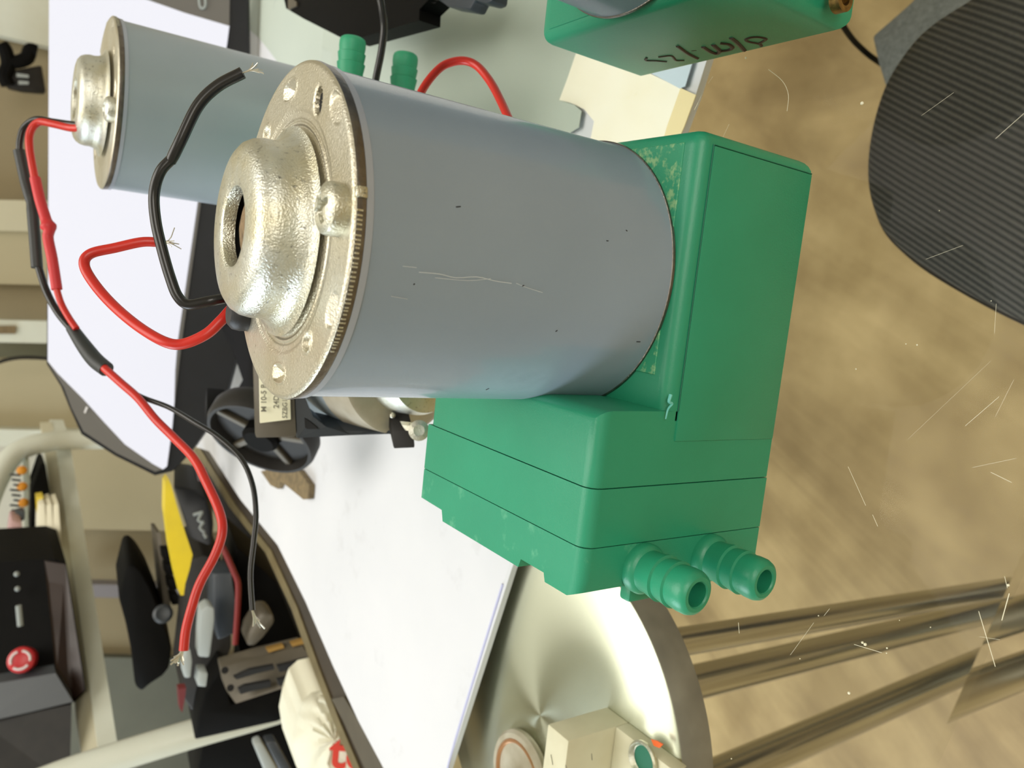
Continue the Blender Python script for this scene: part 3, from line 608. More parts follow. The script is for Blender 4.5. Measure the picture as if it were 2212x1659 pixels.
# ================================================================== STEEL LEGS UNDER THE SHEET
st = thing('steel_legs', 'polished steel tubes of a stand seen below the clear sheet', 'stand', (-0.20, 0.10, -0.73))
cn = Vector(np.cross(_ray(2185, 1250), _ray(2058, 1535)))
def bar(p1, z1, p2, hw, cut):
    A = onz(*p1, z1); r = _ray(*p2); hd = math.hypot(A.x - CAM[0], A.y - CAM[1]); t = hd / math.hypot(r[0], r[1]); B = Vector(CAM + r * t)
    b = tube([A, B], hw, 28, n=1); a_ = (B - A).normalized(); E_ = B if cut == 'end' else A
    for v in b.verts:
        if (v.co - E_).length < hw * 1.05: v.co += a_ * (-cn.dot(v.co - Vector(CAM)) / cn.dot(a_))
    return wobj('steel_tube', b, M['chrome'], st)
bar((1380, 1401), -0.14, (2183, 1268), .0078, 'end')
bar((1430, 1491), -0.2, (2138, 1320), .0108, 'end')
bar((1450, 1723), -0.2, (2105, 1437), .0118, 'end')
bar((2160, 1338), -0.50, (2330, 1290), .0135, 'start')
bar((2078, 1499), -0.42, (2330, 1402), .0130, 'start')
b = lathe([(0.10, -0.73), (0.11, -0.728), (0.11, -0.718), (0.02, -0.712), (0, -0.712)], 48); rotate_bm(b, Matrix.Translation((-0.20, 0.05, 0))); wobj('foot_plate', b, M['chrome'], st)

# ================================================================== CHAIR
ch = thing('chair', 'chair with a ribbed dark grey fabric seat below the clear sheet', 'chair', (0.20, -0.05, -0.73))
def superell(cx, cy, cz, a, b_, c, e=2.6, zc=0.0, n=64, m_=32, bm=None):
    bm = bm or bmesh.new(); rows = []
    for i in range(m_ + 1):
        ph = -math.pi / 2 + math.pi * i / m_; row = []
        cp = math.copysign(abs(math.cos(ph)) ** (2 / e), math.cos(ph)); sp = math.copysign(abs(math.sin(ph)) ** (2 / 2.3), math.sin(ph))
        for k in range(n):
            th = 2 * math.pi * k / n
            ct = math.copysign(abs(math.cos(th)) ** (2 / e), math.cos(th)); s_ = math.copysign(abs(math.sin(th)) ** (2 / e), math.sin(th))
            row.append(bm.verts.new((cx + a * cp * ct, cy + b_ * cp * s_, cz + c * sp)))
        rows.append(row)
    for A, B in zip(rows, rows[1:]):
        for k in range(n): bm.faces.new((A[k], A[(k + 1) % n], B[(k + 1) % n], B[k]))
    bmesh.ops.remove_doubles(bm, verts=bm.verts, dist=1e-6)
    return bm
so = [(2109, 0), (2024, 55), (1970, 110), (1919, 194), (1889, 300), (1883, 400), (1904, 480), (1948, 536), (2033, 600), (2212, 696), (2420, 770), (2600, 700), (2700, 400), (2640, 60), (2480, -120), (2260, -110)]
def cushion(outline, z0, zlo, zhi, n=9):
    P = [onz(x, y, z0) for x, y in outline]; P = spline(P + [P[0]], 5)[:-1]; c = sum(P, Vector()) / len(P); b = bmesh.new(); rows = []
    for k in range(-n, n + 1):
        ph = math.pi / 2 * k / n; f = abs(math.cos(ph)) ** 0.55; h = math.sin(ph); zz = z0 + (zhi if h > 0 else zlo) * abs(h)
        if abs(k) == n: rows.append([b.verts.new((c.x, c.y, zz))])
        else: rows.append([b.verts.new((c.x + (p.x - c.x) * f, c.y + (p.y - c.y) * f, zz)) for p in P])
    for A, B in zip(rows, rows[1:]):
        m_ = max(len(A), len(B))
        for i in range(m_):
            j = (i + 1) % m_
            if len(A) == 1: b.faces.new((A[0], B[i], B[j]))
            elif len(B) == 1: b.faces.new((A[i], A[j], B[0]))
            else: b.faces.new((A[i], A[j], B[j], B[i]))
    return b
wobj('seat_cushion', cushion(so, -0.25, -0.03, 0.02), M['seat'], ch, label='ribbed dark grey seat cushion')
sh = [(x - 2, y + 6 if y > 400 else y) for x, y in so]
wobj('seat_shell', cushion(sh, -0.276, -0.02, 0.01), M['black2'], ch)
wobj('column', lathe([(0.025, -0.70), (0.025, -0.32)], 24, cx=.20, cy=-.10), M['black'], ch)
wobj('base_foot', lathe([(0.0, -0.73), (0.16, -0.73), (0.16, -0.715), (0.03, -0.70), (0, -0.70)], 32, cx=.20, cy=-.10), M['black'], ch)
tag(wobj('fleece_cloth', prism([onz(x, y, -0.42) for x, y in ((1882, 78), (1895, 135), (1910, 185), (1960, 215), (2120, 120), (2180, -60), (2030, -60), (1960, 10))], (0, 0, -0.012), bev=.003), M['fleece']), 'grey fleece cloth beyond the ribbed seat', 'cloth')
tag(wobj('floor_cable', tube([onz(x, y, z) for x, y, z in ((1800, 20, -.30), (1832, 72, -.38), (1858, 102, -.42), (1898, 134, -.46), (1960, 170, -.60), (2050, 200, -.725))], .0022, 10), M['black']), 'thin black cable below the third pump, beside the fleece cloth', 'cable')

# ================================================================== MOTOR WITH BRACKET (behind the main pump)
bl = thing('bracket_motor', 'grey motor with zinc cap in a black bracket with a cream label', 'motor', dep(640, 900, .28))
d0 = .270
wobj('bracket_box', prism([dep(546, 780, d0 + .004), dep(633, 780, d0), dep(641, 946, d0), dep(551, 948, d0 + .004)], Vector(_X) * 0 + Vector((0.035, 0.045, -0.01)), bev=.0008), M['taupe'], bl)
lab = wobj('rating_label', prism([dep(560, 790, d0 - .0005), dep(625, 790, d0 - .0012), dep(628, 906, d0 - .0012), dep(562, 914, d0 - .0005)], (0.0004, 0.0006, 0)), M['label'], bl, smooth=False, label='cream rating label')
def ltext(s, size, px, d):
    o_ = dep(*px, d); dwn = dep(px[0], px[1] - 60, d) - o_; rt = dep(px[0] - 20, px[1], d) - o_
    return text_bm(s, size, 0.00006, o_, dwn, rt)
for s, size, px in (('M 10-5 B', .0026, (575, 890)), ('24D', .0026, (602, 882)), ('5ZBG1T1NS', .0023, (620, 904))):
    wobj('label_print', ltext(s, size, px, d0 - .0018), M['ink'], lab, smooth=False)
fr = [dep(634, 780, .272), dep(660, 860, .272), dep(676, 900, .272), dep(705, 922, .271), dep(745, 931, .270), dep(800, 930, .268), dep(880, 926, .264), dep(890, 931, .264), dep(885, 935, .264), dep(850, 937, .265), dep(760, 940, .268), dep(642, 946, .271)]
wobj('bracket_frame', prism(fr, (0.003, 0.012, 0)), M['navy'], bl, smooth=False)
wobj('frame_pocket', prism([dep(658, 903, .2715), dep(687, 926, .2705), dep(659, 927, .2715)], (0.0006, 0.0008, 0)), M['black_hole'], bl, smooth=False, label='dark triangular pocket')
foot = wobj('bracket_foot', prism([dep(848, 931, .262), dep(893, 931, .260), dep(897, 968, .260), dep(850, 970, .262)], (0.010, 0.008, 0), bev=.0004), M['black2'], bl)
# motor, lying with its cap toward the viewer and the right
c0 = dep(738, 792, .300); c1 = dep(900, 800, .262); ax = (c1 - c0).normalized(); Ln = (c1 - c0).length
mr = Matrix.Translation(c0) @ ax.to_track_quat('Z', 'Y').to_matrix().to_4x4()
def mot(name, prof, m, **kw):
    b = lathe(prof, 72); rotate_bm(b, mr); return wobj(name, b, m, bl, **kw)
mot('motor_can', [(0, 0), (.0222, 0), (.0222, Ln * .45)], M['can_far'])
mot('zinc_band', [(.0222, Ln * .45), (.0226, Ln * .45 + .0003), (.0226, Ln * .82), (.0212, Ln * .84), (.0150, Ln * .86)], M['gasket'], label='zinc plated band')
capo = mot('motor_cap', [(.0150, Ln * .86), (.0150, Ln * 1.05), (.0140, Ln * 1.12), (.0095, Ln * 1.14), (0, Ln * 1.14)], M['zinc_blue'])
for k, px in enumerate(((805, 862), (848, 897))):
    b = bmesh.new(); bmesh.ops.create_icosphere(b, subdivisions=2, radius=.0011, matrix=Matrix.Translation(dep(*px, .262))); wobj('rivet', b, M['zinc_blue'], bl)
b = lathe([(0, 0), (.0022, 0), (.0034, .0012), (.0034, .0030), (.0018, .0036), (.0018, .0020), (0, .0020)], 28); rotate_bm(b, Matrix.Translation(dep(905, 930, .254)) @ (Vector(CAM) - dep(905, 930, .254)).to_track_quat('Z', 'Y').to_matrix().to_4x4()); wobj('terminal_screw', b, M['zinc_blue'], bl)
wobj('terminal_tab', prism([dep(868, 918, .257), dep(905, 922, .2555), dep(902, 932, .2555), dep(876, 930, .257)], (0.001, 0.0015, 0)), M['zinc_blue'], bl)

# ================================================================== MONITOR
Pm = Vector((0, 0.485, -0.029)); nm = Vector((0.10, -1, 0.45)).normalized()
def onM(x, y, off=0.0):
    r = Vector(_ray(x, y)); o = Vector(CAM); P = Pm + nm * off; t = (P - o).dot(nm) / r.dot(nm); return o + r * t
mo = thing('monitor', 'black framed monitor with a bright white page on its screen', 'monitor', Vector((0.05, 0.60, -0.03)))
def pM(px, off, th): return prism([onM(x, y, off) for x, y in px], -nm * th)
outer = [(110, -60), (103, 400), (101, 786), (132, 835), (150, 880), (176, 938), (250, 985), (335, 1027), (372, 1018), (420, 965), (462, 905), (490, 850), (520, 740), (508, 600), (490, 430), (520, 250), (536, 100), (534, -60)]
wobj('bezel', pM(outer, 0, 0.012), M['bezel'], mo)
desk = [(112, -60), (106, 400), (104, 784), (138, 838), (154, 880), (180, 932), (252, 979), (335, 1019), (352, 1014), (362, 1006), (392, 740), (436, 420), (495, 60), (497, -60)]
wobj('screen', pM(desk, 0.0012, 0.001), M['screen_grey'], mo, smooth=False, label='dark grey desktop area of the screen')
page = [(106, -60), (250, -22), (320, 0), (400, 28), (495, 56), (490, 95), (429, 420), (383, 740), (378, 800), (376, 870), (372, 920), (360, 1008), (352, 1014), (330, 1002), (270, 960), (225, 912), (180, 862), (124, 806), (103, 780)]
wobj('screen_page', pM(page, 0.0024, 0.001), M['screen'], mo, smooth=False, label='bright white page on the screen')
for pts_ in ([(223, 905), (190, 945)], [(255, 935), (225, 968)], [(300, 968), (285, 1000)]):
    pass
ring = tube([onM(x, y, 0.0028) for x, y in ((429, -12), (431, 10), (436, 18), (443, 14), (444, 0), (440, -14))], 0.0010, 6, n=4); wobj('screen_letter', ring, M['silver'], mo, label='pale letter shape')
wobj('screen_letter', pM([(186, 878), (190, 880), (184, 893), (181, 891)], 0.003, .0006), M['white'], mo, smooth=False)
wobj('stand_foot', box(-0.06, 0.10, 0.53, 0.63, -0.030, -0.018, .003, 2), M['bezel'], mo)
wobj('stand_neck', prism([Vector((-0.02, 0.56, -0.02)), Vector((0.06, 0.56, -0.02)), Vector((0.06, 0.60, 0.05)), Vector((-0.02, 0.60, 0.05))], (0, 0.02, 0)), M['bezel'], mo)

# black clutter on the tabletop between the monitor and the bracket motor
rc = dep(572, 930, .41); rr_ = .0295
rn = Vector(R @ np.array([-.74, -.22, -.63])).normalized(); rm = Matrix.Translation(rc) @ rn.to_track_quat('Z', 'Y').to_matrix().to_4x4()
tr = thing('tape_reel', 'round black reel leaning behind the label box', 'reel', rc)
def reel(name, b, m): rotate_bm(b, rm); wobj(name, b, m, tr)
reel('reel_rim', lathe([(rr_ * .35, -.006), (rr_ * .95, -.006), (rr_, -.003), (rr_, .004), (rr_ * .96, .007), (rr_ * .9, .007), (rr_ * .86, .001), (rr_ * .35, .001), (rr_ * .35, -.006)], 72), M['black2'])
reel('reel_hub', lathe([(rr_ * .30, -.004), (rr_ * .33, -.004), (rr_ * .33, .006), (rr_ * .27, .008), (0, .008)], 48), M['black'])
for a_ in range(5):
    b = box(rr_ * .3, rr_ * .88, -.002, .002, .0, .0035, .0006, 1); rotate_bm(b, Matrix.Rotation(a_ * 1.2566 + .3, 4, 'Z')); reel('spoke', b, M['taupe'])
tag(wobj('wood_offcut', prism([onz(x, y, zb + .004) for x, y in ((563, 1018), (600, 1010), (645, 1016), (668, 1048), (666, 1078), (655, 1079), (622, 1052), (606, 1040), (600, 1056), (584, 1048))], (0, 0, -.0038)), M['wood_piece'], smooth=False), 'splintered brown wood offcut on the white tabletop below the reel', 'offcut')
tag(wobj('black_pouch', prism([onz(x, y, zb + .03) for x, y in ((470, 700), (548, 700), (560, 800), (556, 900), (500, 905), (488, 880), (520, 820), (500, 760))], (0, 0, -.028), bev=.003), M['black']), 'black pouch between the monitor and the label box', 'pouch')
tag(wobj('black_clip', prism([dep(x, y, .42) for x, y in ((447, 880), (490, 884), (484, 918), (470, 928), (444, 918))], (0.008, 0.02, -.004), bev=.001), M['black']), 'small black clip beside the reel at the monitor corner', 'clip')

# power adapter at the top edge
pad = thing('power_adapter', 'black power adapter at the top edge of the picture', 'adapter', (0.16, 0.24, 0))
wobj('adapter_body', prism([onz(x, y, .010) for x, y in ((600, -60), (618, 18), (655, 40), (738, 82), (757, 88), (905, 44), (906, 20), (935, -10), (960, -60))], (0, 0, -.0098)), M['black'], pad, smooth=False)
for i in range(5): wobj('connector_rib', tube([onz(912 + i * 8, 12 - i * 6, .008), onz(922 + i * 8, 16 - i * 6, .002)], .0022, 10, n=1), M['black2'], pad)
wobj('paper_tag', prism([onz(x, y, .0112) for x, y in ((622, -10), (640, 4), (640, 13), (622, 21))], (0, 0, -.001)), M['taupe'], pad, smooth=False, label='small brown tag')
tag(wobj('cable_plug', prism([onz(x, y, .008) for x, y in ((925, -30), (940, -4), (965, 14), (1014, 22), (1024, 2), (1035, 4), (1050, 8), (1062, 2), (1065, -30))], (0, 0, -.007), bev=.001), M['navy']), 'dark plug with a moulded grip right of the power adapter', 'plug')
tag(wobj('adapter_cable', tube([dep(x, y, d) for x, y, d in ((818, -20, .255), (826, 20, .257), (830, 60, .26), (824, 110, .262), (814, 160, .264), (800, 230, .27))], .00125, 12), M['wire_black']), 'thin black cable between the two green hose barbs at the top', 'cable')
tag(wobj('red_jumper_wire', tube([dep(x, y, d) for x, y, d in ((890, 240, .222), (915, 190, .224), (940, 157, .225), (965, 138, .226), (1000, 131, .226), (1030, 142, .225), (1058, 175, .222), (1080, 215, .218), (1105, 270, .212))], .00120, 14), M['wire_red']), 'red wire arching behind the foreground motor', 'wire')

# ================================================================== BACKGROUND: WALL CABINETS
wc = thing('wall_cabinet', 'beige and white cupboard fronts along the far wall', 'cupboard', (-0.3, 1.8, -0.73))
def door(name, m, y0, y1, Y=1.7, x0=-80, x1=520, th=.03, x0b=None):
    return wobj(name, pY([(x0, y0), (x1, y0 + (x1 - x0) * .02), (x1, y1 + (x1 - x0) * .02), (x0, y1)], Y, th), m, wc, smooth=False)
wobj('door', pY([(-80, -400), (400, -300), (400, 175), (110, 102), (-80, 58)], 1.66, .03), M['white_paint'], wc, smooth=False, label='white door')
door('door', M['beige_dk'], 60, 432, Y=1.72); door('post', M['beige_lt'], 430, 497, Y=1.68); door('door', M['beige'], 495, 612, Y=1.70)
door('door', M['beige_dk'], 610, 694, Y=1.74); door('post', M['white_paint'], 690, 738, Y=1.66); door('door', M['greygreen'], 736, 776, Y=1.76)
door('door', M['beige'], 774, 930, Y=1.70); door('post', M['white_paint'], 926, 962, Y=1.67)
wobj('latch', pY([(-20, 704), (34, 704), (34, 721), (-20, 721)], 1.655, .008), M['wood_piece'], wc, smooth=False, label='brown latch')
door('door', M['beige'], 955, 1142, Y=1.62, x0=120); door('door', M['beige_dk'], 1138, 1420, Y=1.68, x0=120, x1=620); door('door', M['grey_dim'], 1418, 1760, Y=1.66, x0=120, x1=620)
door('rail', M['greyline'], 1262, 1290, Y=1.60, x0=180, x1=520)
tag(wobj('hanging_cable', tube([onY(x, y, 1.60) for x, y in ((-20, 788), (20, 776), (60, 772), (110, 776), (170, 790))], .0035, 8), M['black2']), 'thin dark cord drooping across the beige cupboard', 'cord')
gd = thing('wall_bracket', 'black two armed bracket hanging at the beige cupboard', 'bracket', onY(50, 150, 1.6))
wobj('arm', tube([onY(x, y, 1.6) for x, y in ((2, 95), (12, 110), (18, 140), (10, 165), (18, 185))], .012, 10), M['black'], gd)
wobj('arm', tube([onY(x, y, 1.6) for x, y in ((16, 135), (40, 133), (58, 125), (66, 108), (80, 112))], .012, 10), M['black'], gd)
wobj('plate', pY([(8, 155), (90, 140), (100, 200), (50, 196), (16, 188)], 1.60, .03, bev=.004), M['black2'], gd)
wobj('silver_strip', pY([(36, 158), (62, 162), (62, 168), (36, 166)], 1.592, .004), M['silver'], gd, smooth=False)
wobj('silver_strip', pY([(40, 174), (62, 176), (62, 182), (40, 182)], 1.592, .004), M['silver'], gd, smooth=False)

# ================================================================== WHITE RACK
rk = thing('white_rack', 'white tubular rack with a shelf in the left background', 'rack', (-0.5, 1.0, -0.73))
wobj('tube_frame', tube([dep(x, y, d) for x, y, d in ((-60, 1200, 1.02), (-25, 1080, 1.05), (8, 1010, 1.08), (40, 975, 1.1), (90, 957, 1.12), (160, 950, 1.15), (260, 948, 1.18), (480, 938, 1.25))], .0145, 18), M['white_paint'], rk)
wobj('tube_frame', tube([dep(x, y, d) for x, y, d in ((60, 1702, .66), (180, 1658, .67), (400, 1590, .69), (560, 1545, .71), (680, 1508, .73), (760, 1480, .74))], .0125, 20), M['white_paint'], rk)
sf = [dep(118, 948, 1.18), dep(150, 948, 1.18), dep(262, 1660, .74), dep(218, 1660, .74)]
wobj('shelf_board', prism(sf, (0.01, 0.10, 0.0)), M['white_paint'], rk, smooth=False)
wobj('shelf_lip', prism([dep(94, 948, 1.19), dep(121, 948, 1.182), dep(221, 1660, .742), dep(180, 1660, .75)], (0.01, 0.08, 0.0)), M['beige_lt'], rk, smooth=False)
# things on the shelf
pc = thing('circuit_board', 'circuit board with orange capacitors standing on the white rack shelf', 'circuit board', dep(66, 1100, 1.05))
wobj('board', prism([dep(56, 995, 1.08), dep(63, 995, 1.08), dep(76, 1262, .98), dep(66, 1262, .98)], (0.0, .10, 0)), M['greygreen'], pc, smooth=False)
for cx, cy in ((47, 1016), (48, 1051), (51, 1086)):
    b = bmesh.new(); bmesh.ops.create_uvsphere(b, u_segments=16, v_segments=10, radius=.0062, matrix=Matrix.Translation(dep(cx, cy, 1.03)) @ Matrix.Diagonal((1, .6, 1, 1))); wobj('capacitor', b, M['orange'], pc)
for i in range(9):
    cy = 1025 + i * 11; wobj('pin_lead', tube([dep(22 + (i % 3) * 4, cy, 1.02), dep(44, cy + 2, 1.03)], .0016, 6, n=1), M['graphite'], pc)
wobj('coil', prism([dep(30, 1108, 1.01), dep(54, 1102, 1.01), dep(54, 1128, 1.0), dep(28, 1126, 1.0)], (0, .02, 0), bev=.003), M['graphite'], pc)
tag(wobj('foam_block', prism([dep(24, 1124, .98), dep(48, 1130, .98), dep(44, 1215, .96), dep(12, 1215, .96)], (0, .05, 0), bev=.003), M['pink']), 'pink foam block below the circuit board', 'foam')
tag(wobj('dark_case', prism([dep(88, 1000, 1.06), dep(98, 1002, 1.06), dep(112, 1090, 1.03), dep(96, 1210, .98), dep(66, 1210, .98), dep(68, 1060, 1.03)], (0, .06, 0), bev=.002), M['black']), 'slim dark case leaning between circuit board and shelf', 'case')
tag(wobj('yellow_clip', prism([dep(78, 1074, 1.0), dep(93, 1072, 1.0), dep(95, 1108, .99), dep(80, 1108, .99)], (0, .02, 0)), M['yellow'], smooth=False), 'small yellow clip above the stacked ivory cards', 'clip')
for i, (a0, a1) in enumerate(((84, 97), (100, 112), (115, 127))):
    nm_ = ('topmost', 'middle', 'lowest')[i]
    tag(wobj('card_box', prism([dep(a0, 1092, .98), dep(a1, 1088, .98), dep(a1 + 9, 1212, .94), dep(a0 - 3, 1212, .94)], (0, .05, 0), bev=.0012), M['offwhite']), nm_ + ' of three flat ivory boxes stacked on the rack shelf', 'box', 'flat ivory boxes on the rack shelf')
# control box with emergency stop
cb = thing('control_box', 'black control box with a red stop button on the rack shelf', 'control box', dep(90, 1400, .85))
wobj('box_body', prism([dep(-40, 1216, .86), dep(118, 1207, .86), dep(143, 1216, .86), dep(186, 1492, .80), dep(158, 1518, .80), dep(-40, 1560, .79)], (0, .12, 0)), M['black'], cb, smooth=False)
wobj('side_panel', prism([dep(96, 1211, .858), dep(141, 1218, .858), dep(183, 1488, .798), dep(156, 1514, .797), dep(122, 1460, .80)], (0, -.002, 0)), M['brown_plastic'], cb, smooth=False)
wobj('lower_cover', prism([dep(-40, 1482, .79), dep(120, 1454, .79), dep(158, 1516, .78), dep(60, 1540, .775), dep(-40, 1562, .77)], (0, .02, 0)), M['graphite'], cb, smooth=False)
wobj('lower_body', prism([dep(-40, 1560, .775), dep(155, 1522, .78), dep(150, 1700, .74), dep(-40, 1700, .74)], (0, .08, 0)), M['black2'], cb, smooth=False)
bc = dep(50, 1425, .80); q_ = (Vector(CAM) - bc); q_.z += .25; mt = Matrix.Translation(bc) @ q_.to_track_quat('Z', 'Y').to_matrix().to_4x4()
b = lathe([(0, -.006), (.0125, -.006), (.0132, .004), (.0125, .0085), (.0100, .0100), (0, .0100)], 40); rotate_bm(b, mt); bt = wobj('stop_button', b, M['red'], cb, label='red mushroom stop button')
for k in range(3):
    a0 = k * 2.094 + .3
    b = tube([mt @ Vector((.0088 * math.cos(a0 + t * .32), .0088 * math.sin(a0 + t * .32), .0103)) for t in range(6)], .0012, 6, n=2); wobj('ring_arrow', b, M['white'], bt)
for pts_ in ([(40, 1308), (44, 1352)],): wobj('button_mark', tube([dep(x, y, .80) for x, y in pts_], .0028, 8, n=1), M['silver'], cb)
for px, r in (((36, 1240), .0018), ((38, 1272), .0018)):
    b = bmesh.new(); bmesh.ops.create_icosphere(b, subdivisions=2, radius=r * 1.6, matrix=Matrix.Translation(dep(*px, .835))); wobj('lamp_dot', b, M['silver'], cb)

# ================================================================== LOWER CLUTTER
def junk(name, px, d, label, cat, m, ext=(0.01, .06, -.005), bev=.002, **kw):
    return tag(wobj(name, prism([dep(p[0], p[1], p[2] if len(p) > 2 else d) for p in px], ext, bev=bev), m, **kw), label, cat)
wobj_ = None
tb = thing('side_table', 'low dark work surface carrying the heap of electronic parts', 'table', (-0.45, 0.75, -0.73))
zs = -0.40
wobj('surface', prism([onz(620, 1160, zs), onz(760, 1500, zs), onz(800, 1800, zs), onz(330, 1800, zs), onz(350, 1500, zs), onz(362, 1200, zs)], (0, 0, -.02)), M['black'], tb, smooth=False)
for x, y in ((-.62, 1.0), (-.50, .68), (-.95, .75)): wobj('leg', box(x - .012, x + .012, y - .012, y + .012, -.73, zs - .02), M['black2'], tb)
cl = junk('camera_clamp', [(256, 1292), (273, 1222), (288, 1219), (304, 1236), (324, 1270), (345, 1322), (372, 1400), (366, 1445), (352, 1462), (324, 1480), (305, 1496), (292, 1484), (284, 1410), (272, 1350)], .72, 'tall black clamp standing left of the yellow film', 'clamp', M['black'], bev=.003)
b = lathe([(0, 0), (.0085, 0), (.0085, .006), (.006, .008), (0, .006)], 28); ce = dep(352, 1326, .705); rotate_bm(b, Matrix.Translation(ce) @ (Vector(CAM) - ce).to_track_quat('Z', 'Y').to_matrix().to_4x4())
tag(wobj('lens_unit', b, M['graphite']), 'small round dark lens beside the black clamp', 'lens')
bs = thing('relay_board', 'brown strip board with black relays left of the yellow film', 'circuit board', dep(352, 1220, .74))
wobj('board', prism([dep(338, 1150, .76), dep(346, 1150, .76), dep(372, 1330, .74), dep(356, 1330, .74)], (0, .03, 0)), M['taupe'], bs, smooth=False)
for i in range(4): wobj('relay', prism([dep(350 + i * 6, 1188 + i * 32, .735), dep(368 + i * 6, 1188 + i * 32, .735), dep(372 + i * 6, 1210 + i * 32, .735), dep(354 + i * 6, 1212 + i * 32, .735)], (0, .015, 0), bev=.001), M['black'], bs)
junk('plastic_film', [(357, 1042), (364, 1034), (370, 1048), (380, 1085), (392, 1125), (404, 1162), (416, 1198), (410, 1228), (400, 1262), (397, 1286), (390, 1286), (378, 1240), (366, 1180), (356, 1105)], .62, 'bright yellow plastic film standing among black parts', 'film', M['yellow'], ext=(0.001, .012, 0), bev=0, smooth=False)
bx = thing('black_housing', 'glossy black housing with a pale scribble behind the yellow film', 'housing', dep(420, 1110, .68))
wobj('shell', prism([dep(372, 1050, .68), dep(415, 1056, .68), dep(446, 1078, .67), dep(462, 1130, .66), (dep(458, 1185, .65)), dep(410, 1165, .66), dep(392, 1110, .67)], (0.01, .05, -.01), bev=.003), M['bezel'], bx)
for pts_ in ([(418, 1112), (438, 1106)], [(436, 1108), (428, 1124), (440, 1128)], [(440, 1128), (432, 1140), (442, 1150)], [(440, 1152), (446, 1162)]):
    wobj('pale_scribble', tube([dep(x, y, .652) for x, y in pts_], .0013, 6, n=2), M['silver'], bx)
junk('dark_block', [(408, 1050), (416, 998), (452, 985), (470, 1000), (520, 1090), (560, 1180), (575, 1240), (500, 1200), (455, 1080)], .84, 'dark bundle of parts against the tabletop rim', 'parts', M['black2'], ext=(-.01, .02, -.005))
junk('pink_tag', [(424, 1008), (446, 1012), (448, 1034), (430, 1040)], .66, 'dull pink tag on the dark bundle of parts', 'tag', mat('dull_pink', (88, 70, 72), .7), ext=(0, .004, 0), bev=0, smooth=False)
junk('gear_case', [(395, 1215), (440, 1200), (478, 1210), (500, 1290), (500, 1400), (470, 1480), (430, 1560), (390, 1500), (402, 1400), (408, 1300)], .66, 'tall charcoal case below the yellow film', 'case', M['black2'])
junk('blue_panel', [(458, 1240), (500, 1236), (510, 1300), (508, 1370), (470, 1385), (460, 1330)], .62, 'dark blue grey panel behind the dim red wire', 'panel', M['navy'], ext=(.004, .02, 0))
junk('grey_bar', [(434, 1320), (450, 1309), (463, 1314), (464, 1340), (455, 1412), (452, 1422), (428, 1420), (430, 1370)], .60, 'light grey plastic bar beside the red lead tip', 'bar', M['silver'], ext=(.002, .012, 0), bev=.0015)
junk('grey_bar', [(400, 1402), (412, 1404), (416, 1430), (412, 1466), (398, 1466), (394, 1430)], .60, 'short pale bar right beneath the frayed red lead', 'bar', M['silver'], ext=(.002, .012, 0), bev=.0015)
junk('grey_bar', [(430, 1452), (450, 1454), (446, 1486), (426, 1484)], .60, 'stubby pale bar lowest of the three grey bars', 'bar', M['silver'], ext=(.002, .012, 0), bev=.0015)
tag(wobj('red_loom_wire', tube([dep(x, y, .60) for x, y in ((480, 1180), (492, 1205), (505, 1235), (514, 1260), (514, 1300), (511, 1350), (508, 1392))], .0022, 10), M['red_dim']), 'dim red wire among the black parts right of the bright red lead', 'wire')
junk('metal_roll', [(566, 1325), (590, 1326), (596, 1345), (570, 1380), (548, 1400), (532, 1398), (538, 1368)], .60, 'taupe rolled strip beside the frayed black lead', 'strip', M['taupe'], ext=(.004, .02, 0), bev=.003)
junk('dark_housing', [(510, 1180), (600, 1260), (650, 1380), (600, 1400), (520, 1420), (500, 1330)], .68, 'black housing below the tabletop rim, right of the dim red wire', 'housing', M['black'])
sp = thing('slotted_plate', 'grey brown slotted metal plate in the heap below the tabletop rim', 'plate', dep(580, 1460, .58))
wobj('plate_body', prism([dep(476, 1440, .60), dep(560, 1418, .60), dep(655, 1394, .59), dep(690, 1440, .58), dep(700, 1464, .57), dep(600, 1492, .575), dep(508, 1522, .58), dep(488, 1492, .59)], (0.002, .012, 0), bev=.0012), M['taupe'], sp)
for poly in ([(506, 1464), (540, 1448), (592, 1438), (592, 1446), (550, 1456), (512, 1468)], [(516, 1490), (530, 1482), (585, 1472), (584, 1484), (540, 1494), (520, 1500)], [(600, 1440), (665, 1424), (668, 1436), (605, 1452)], [(600, 1470), (680, 1448), (684, 1460), (604, 1482)]):
    wobj('slot', prism([dep(x, y, .5745) for x, y in poly], (0, .004, 0)), M['black_hole'], sp, smooth=False)
for px in ((486, 1448), (498, 1486)):
    b = lathe([(0, 0), (.0026, 0), (.0026, .002), (0, .002)], 16); c_ = dep(*px, .584); rotate_bm(b, Matrix.Translation(c_) @ (Vector(CAM) - c_).to_track_quat('Z', 'Y').to_matrix().to_4x4()); wobj('screw_hole', b, M['black_hole'], sp)
tag(wobj('contact_strip', prism([dep(576, 1402, .595), dep(612, 1393, .595), dep(614, 1400, .595), dep(580, 1410, .595)], (0, .004, 0)), M['gold'], smooth=False), 'gold contact strip above the slotted plate, farther from the rim', 'contacts')
tag(wobj('contact_strip', prism([dep(628, 1390, .59), dep(656, 1382, .59), dep(660, 1390, .59), dep(632, 1397, .59)], (0, .004, 0)), M['gold'], smooth=False), 'gold contact strip above the slotted plate, touching the rim side', 'contacts')
junk('base_case', [(440, 1500), (480, 1440), (500, 1525), (690, 1470), (720, 1500), (600, 1560), (420, 1600), (430, 1540)], .64, 'long black case beneath the slotted plate', 'case', M['black'])
junk('red_probe', [(385, 1488), (402, 1486), (400, 1504), (394, 1540), (388, 1530)], .62, 'small red tipped probe at the left of the heap', 'probe', mat('dark_red_plastic', (96, 20, 24), .5), ext=(.001, .006, 0), bev=0, smooth=False)
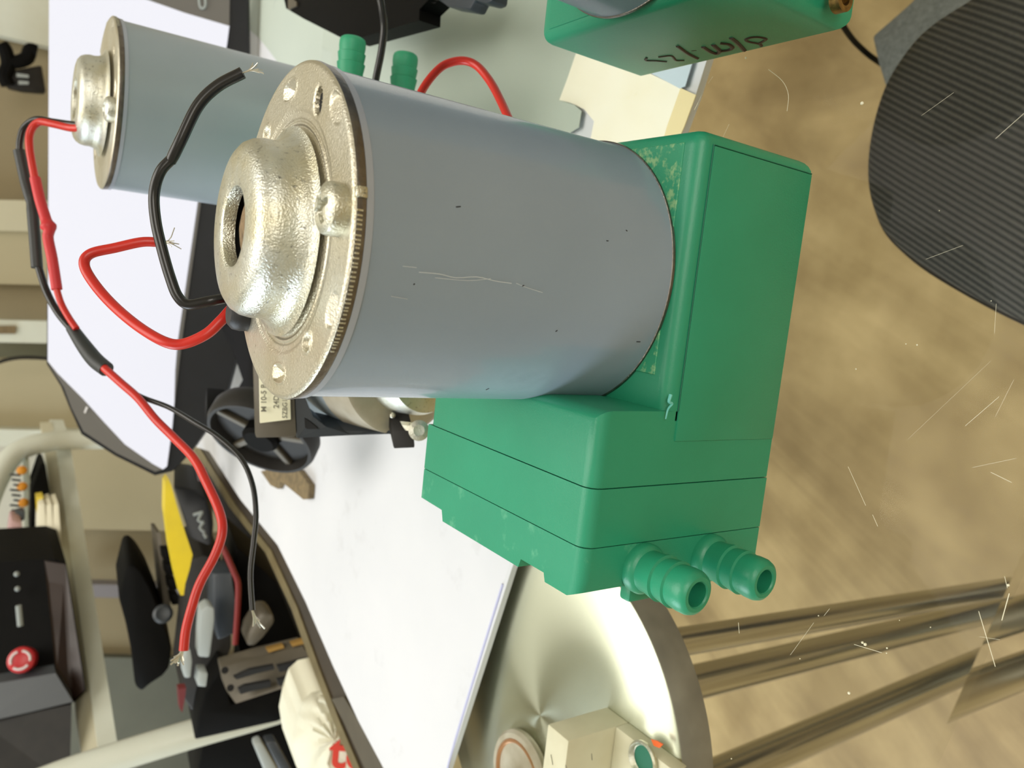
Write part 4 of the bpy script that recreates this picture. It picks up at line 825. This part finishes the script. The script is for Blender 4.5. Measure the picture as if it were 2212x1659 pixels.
junk('low_crate', [(440, 1600), (560, 1585), (650, 1560), (660, 1720), (420, 1720)], .80, 'black crate beneath the white tube', 'crate', M['black'])
junk('grey_tube', [(548, 1612), (566, 1604), (610, 1680), (585, 1700)], .62, 'pale grey tube in the crate beneath the white tube', 'tube', M['silver'], ext=(.002, .01, 0), bev=.002)
junk('charcoal_panel', [(575, 1606), (596, 1602), (650, 1700), (622, 1700)], .64, 'charcoal panel beside the pale grey tube', 'panel', M['graphite'], ext=(.002, .01, 0), bev=.001)

# tote bag
tg = thing('tote_bag', 'cream cotton bag with red lettering below the tabletop rim', 'bag', dep(720, 1590, .52))
tp_ = [(640, 1548), (652, 1515), (672, 1496), (700, 1490), (724, 1500), (748, 1530), (770, 1572), (800, 1620), (850, 1700), (700, 1760), (660, 1700), (638, 1650), (630, 1600)]
b = bmesh.new(); cpx = (722, 1600); rings = []
for k in range(9):
    s_ = math.sin(k / 8 * math.pi / 2); hgt = math.cos(k / 8 * math.pi / 2)
    ring_ = []
    N_ = len(tp_) * 4
    for i in range(N_):
        j = i // 4; f_ = (i % 4) / 4; a_, c_ = tp_[j], tp_[(j + 1) % len(tp_)]
        x = a_[0] + (c_[0] - a_[0]) * f_; y = a_[1] + (c_[1] - a_[1]) * f_
        x = cpx[0] + (x - cpx[0]) * s_; y = cpx[1] + (y - cpx[1]) * s_
        ring_.append((x, y, .545 - .030 * hgt + .0015 * math.sin(i * .9 + k)))
    rings.append([b.verts.new(dep(*p)) for p in ring_] if k else [b.verts.new(dep(cpx[0], cpx[1], .515))])
for A, B in zip(rings, rings[1:]):
    n_ = len(B)
    for i in range(n_):
        if len(A) == 1: b.faces.new((A[0], B[i], B[(i + 1) % n_]))
        else: b.faces.new((A[i], A[(i + 1) % n_], B[(i + 1) % n_], B[i]))
back = [b.verts.new(v.co + Vector((0.01, .03, 0))) for v in rings[-1]]
for i in range(len(back)): b.faces.new((rings[-1][i], rings[-1][(i + 1) % len(back)], back[(i + 1) % len(back)], back[i]))
b.faces.new(back)
wobj('bag_body', b, M['tote'], tg)
wobj('bag_fold', tube([dep(x, y, .518) for x, y in ((690, 1508), (708, 1514), (724, 1532))], .0022, 8), M['tote'], tg)
o_ = dep(710, 1656, .509)
wobj('red_lettering', text_bm('to', .0315, .0004, o_, dep(800, 1664, .509) - o_, dep(716, 1590, .509) - o_), M['letters'], tg, smooth=False, label='red letters "to"')
wobj('red_lettering', prism([dep(727, 1558, .511), dep(738, 1549, .511), dep(742, 1553, .511), dep(731, 1563, .511)], (0, .0008, 0)), M['letters'], tg, smooth=False)
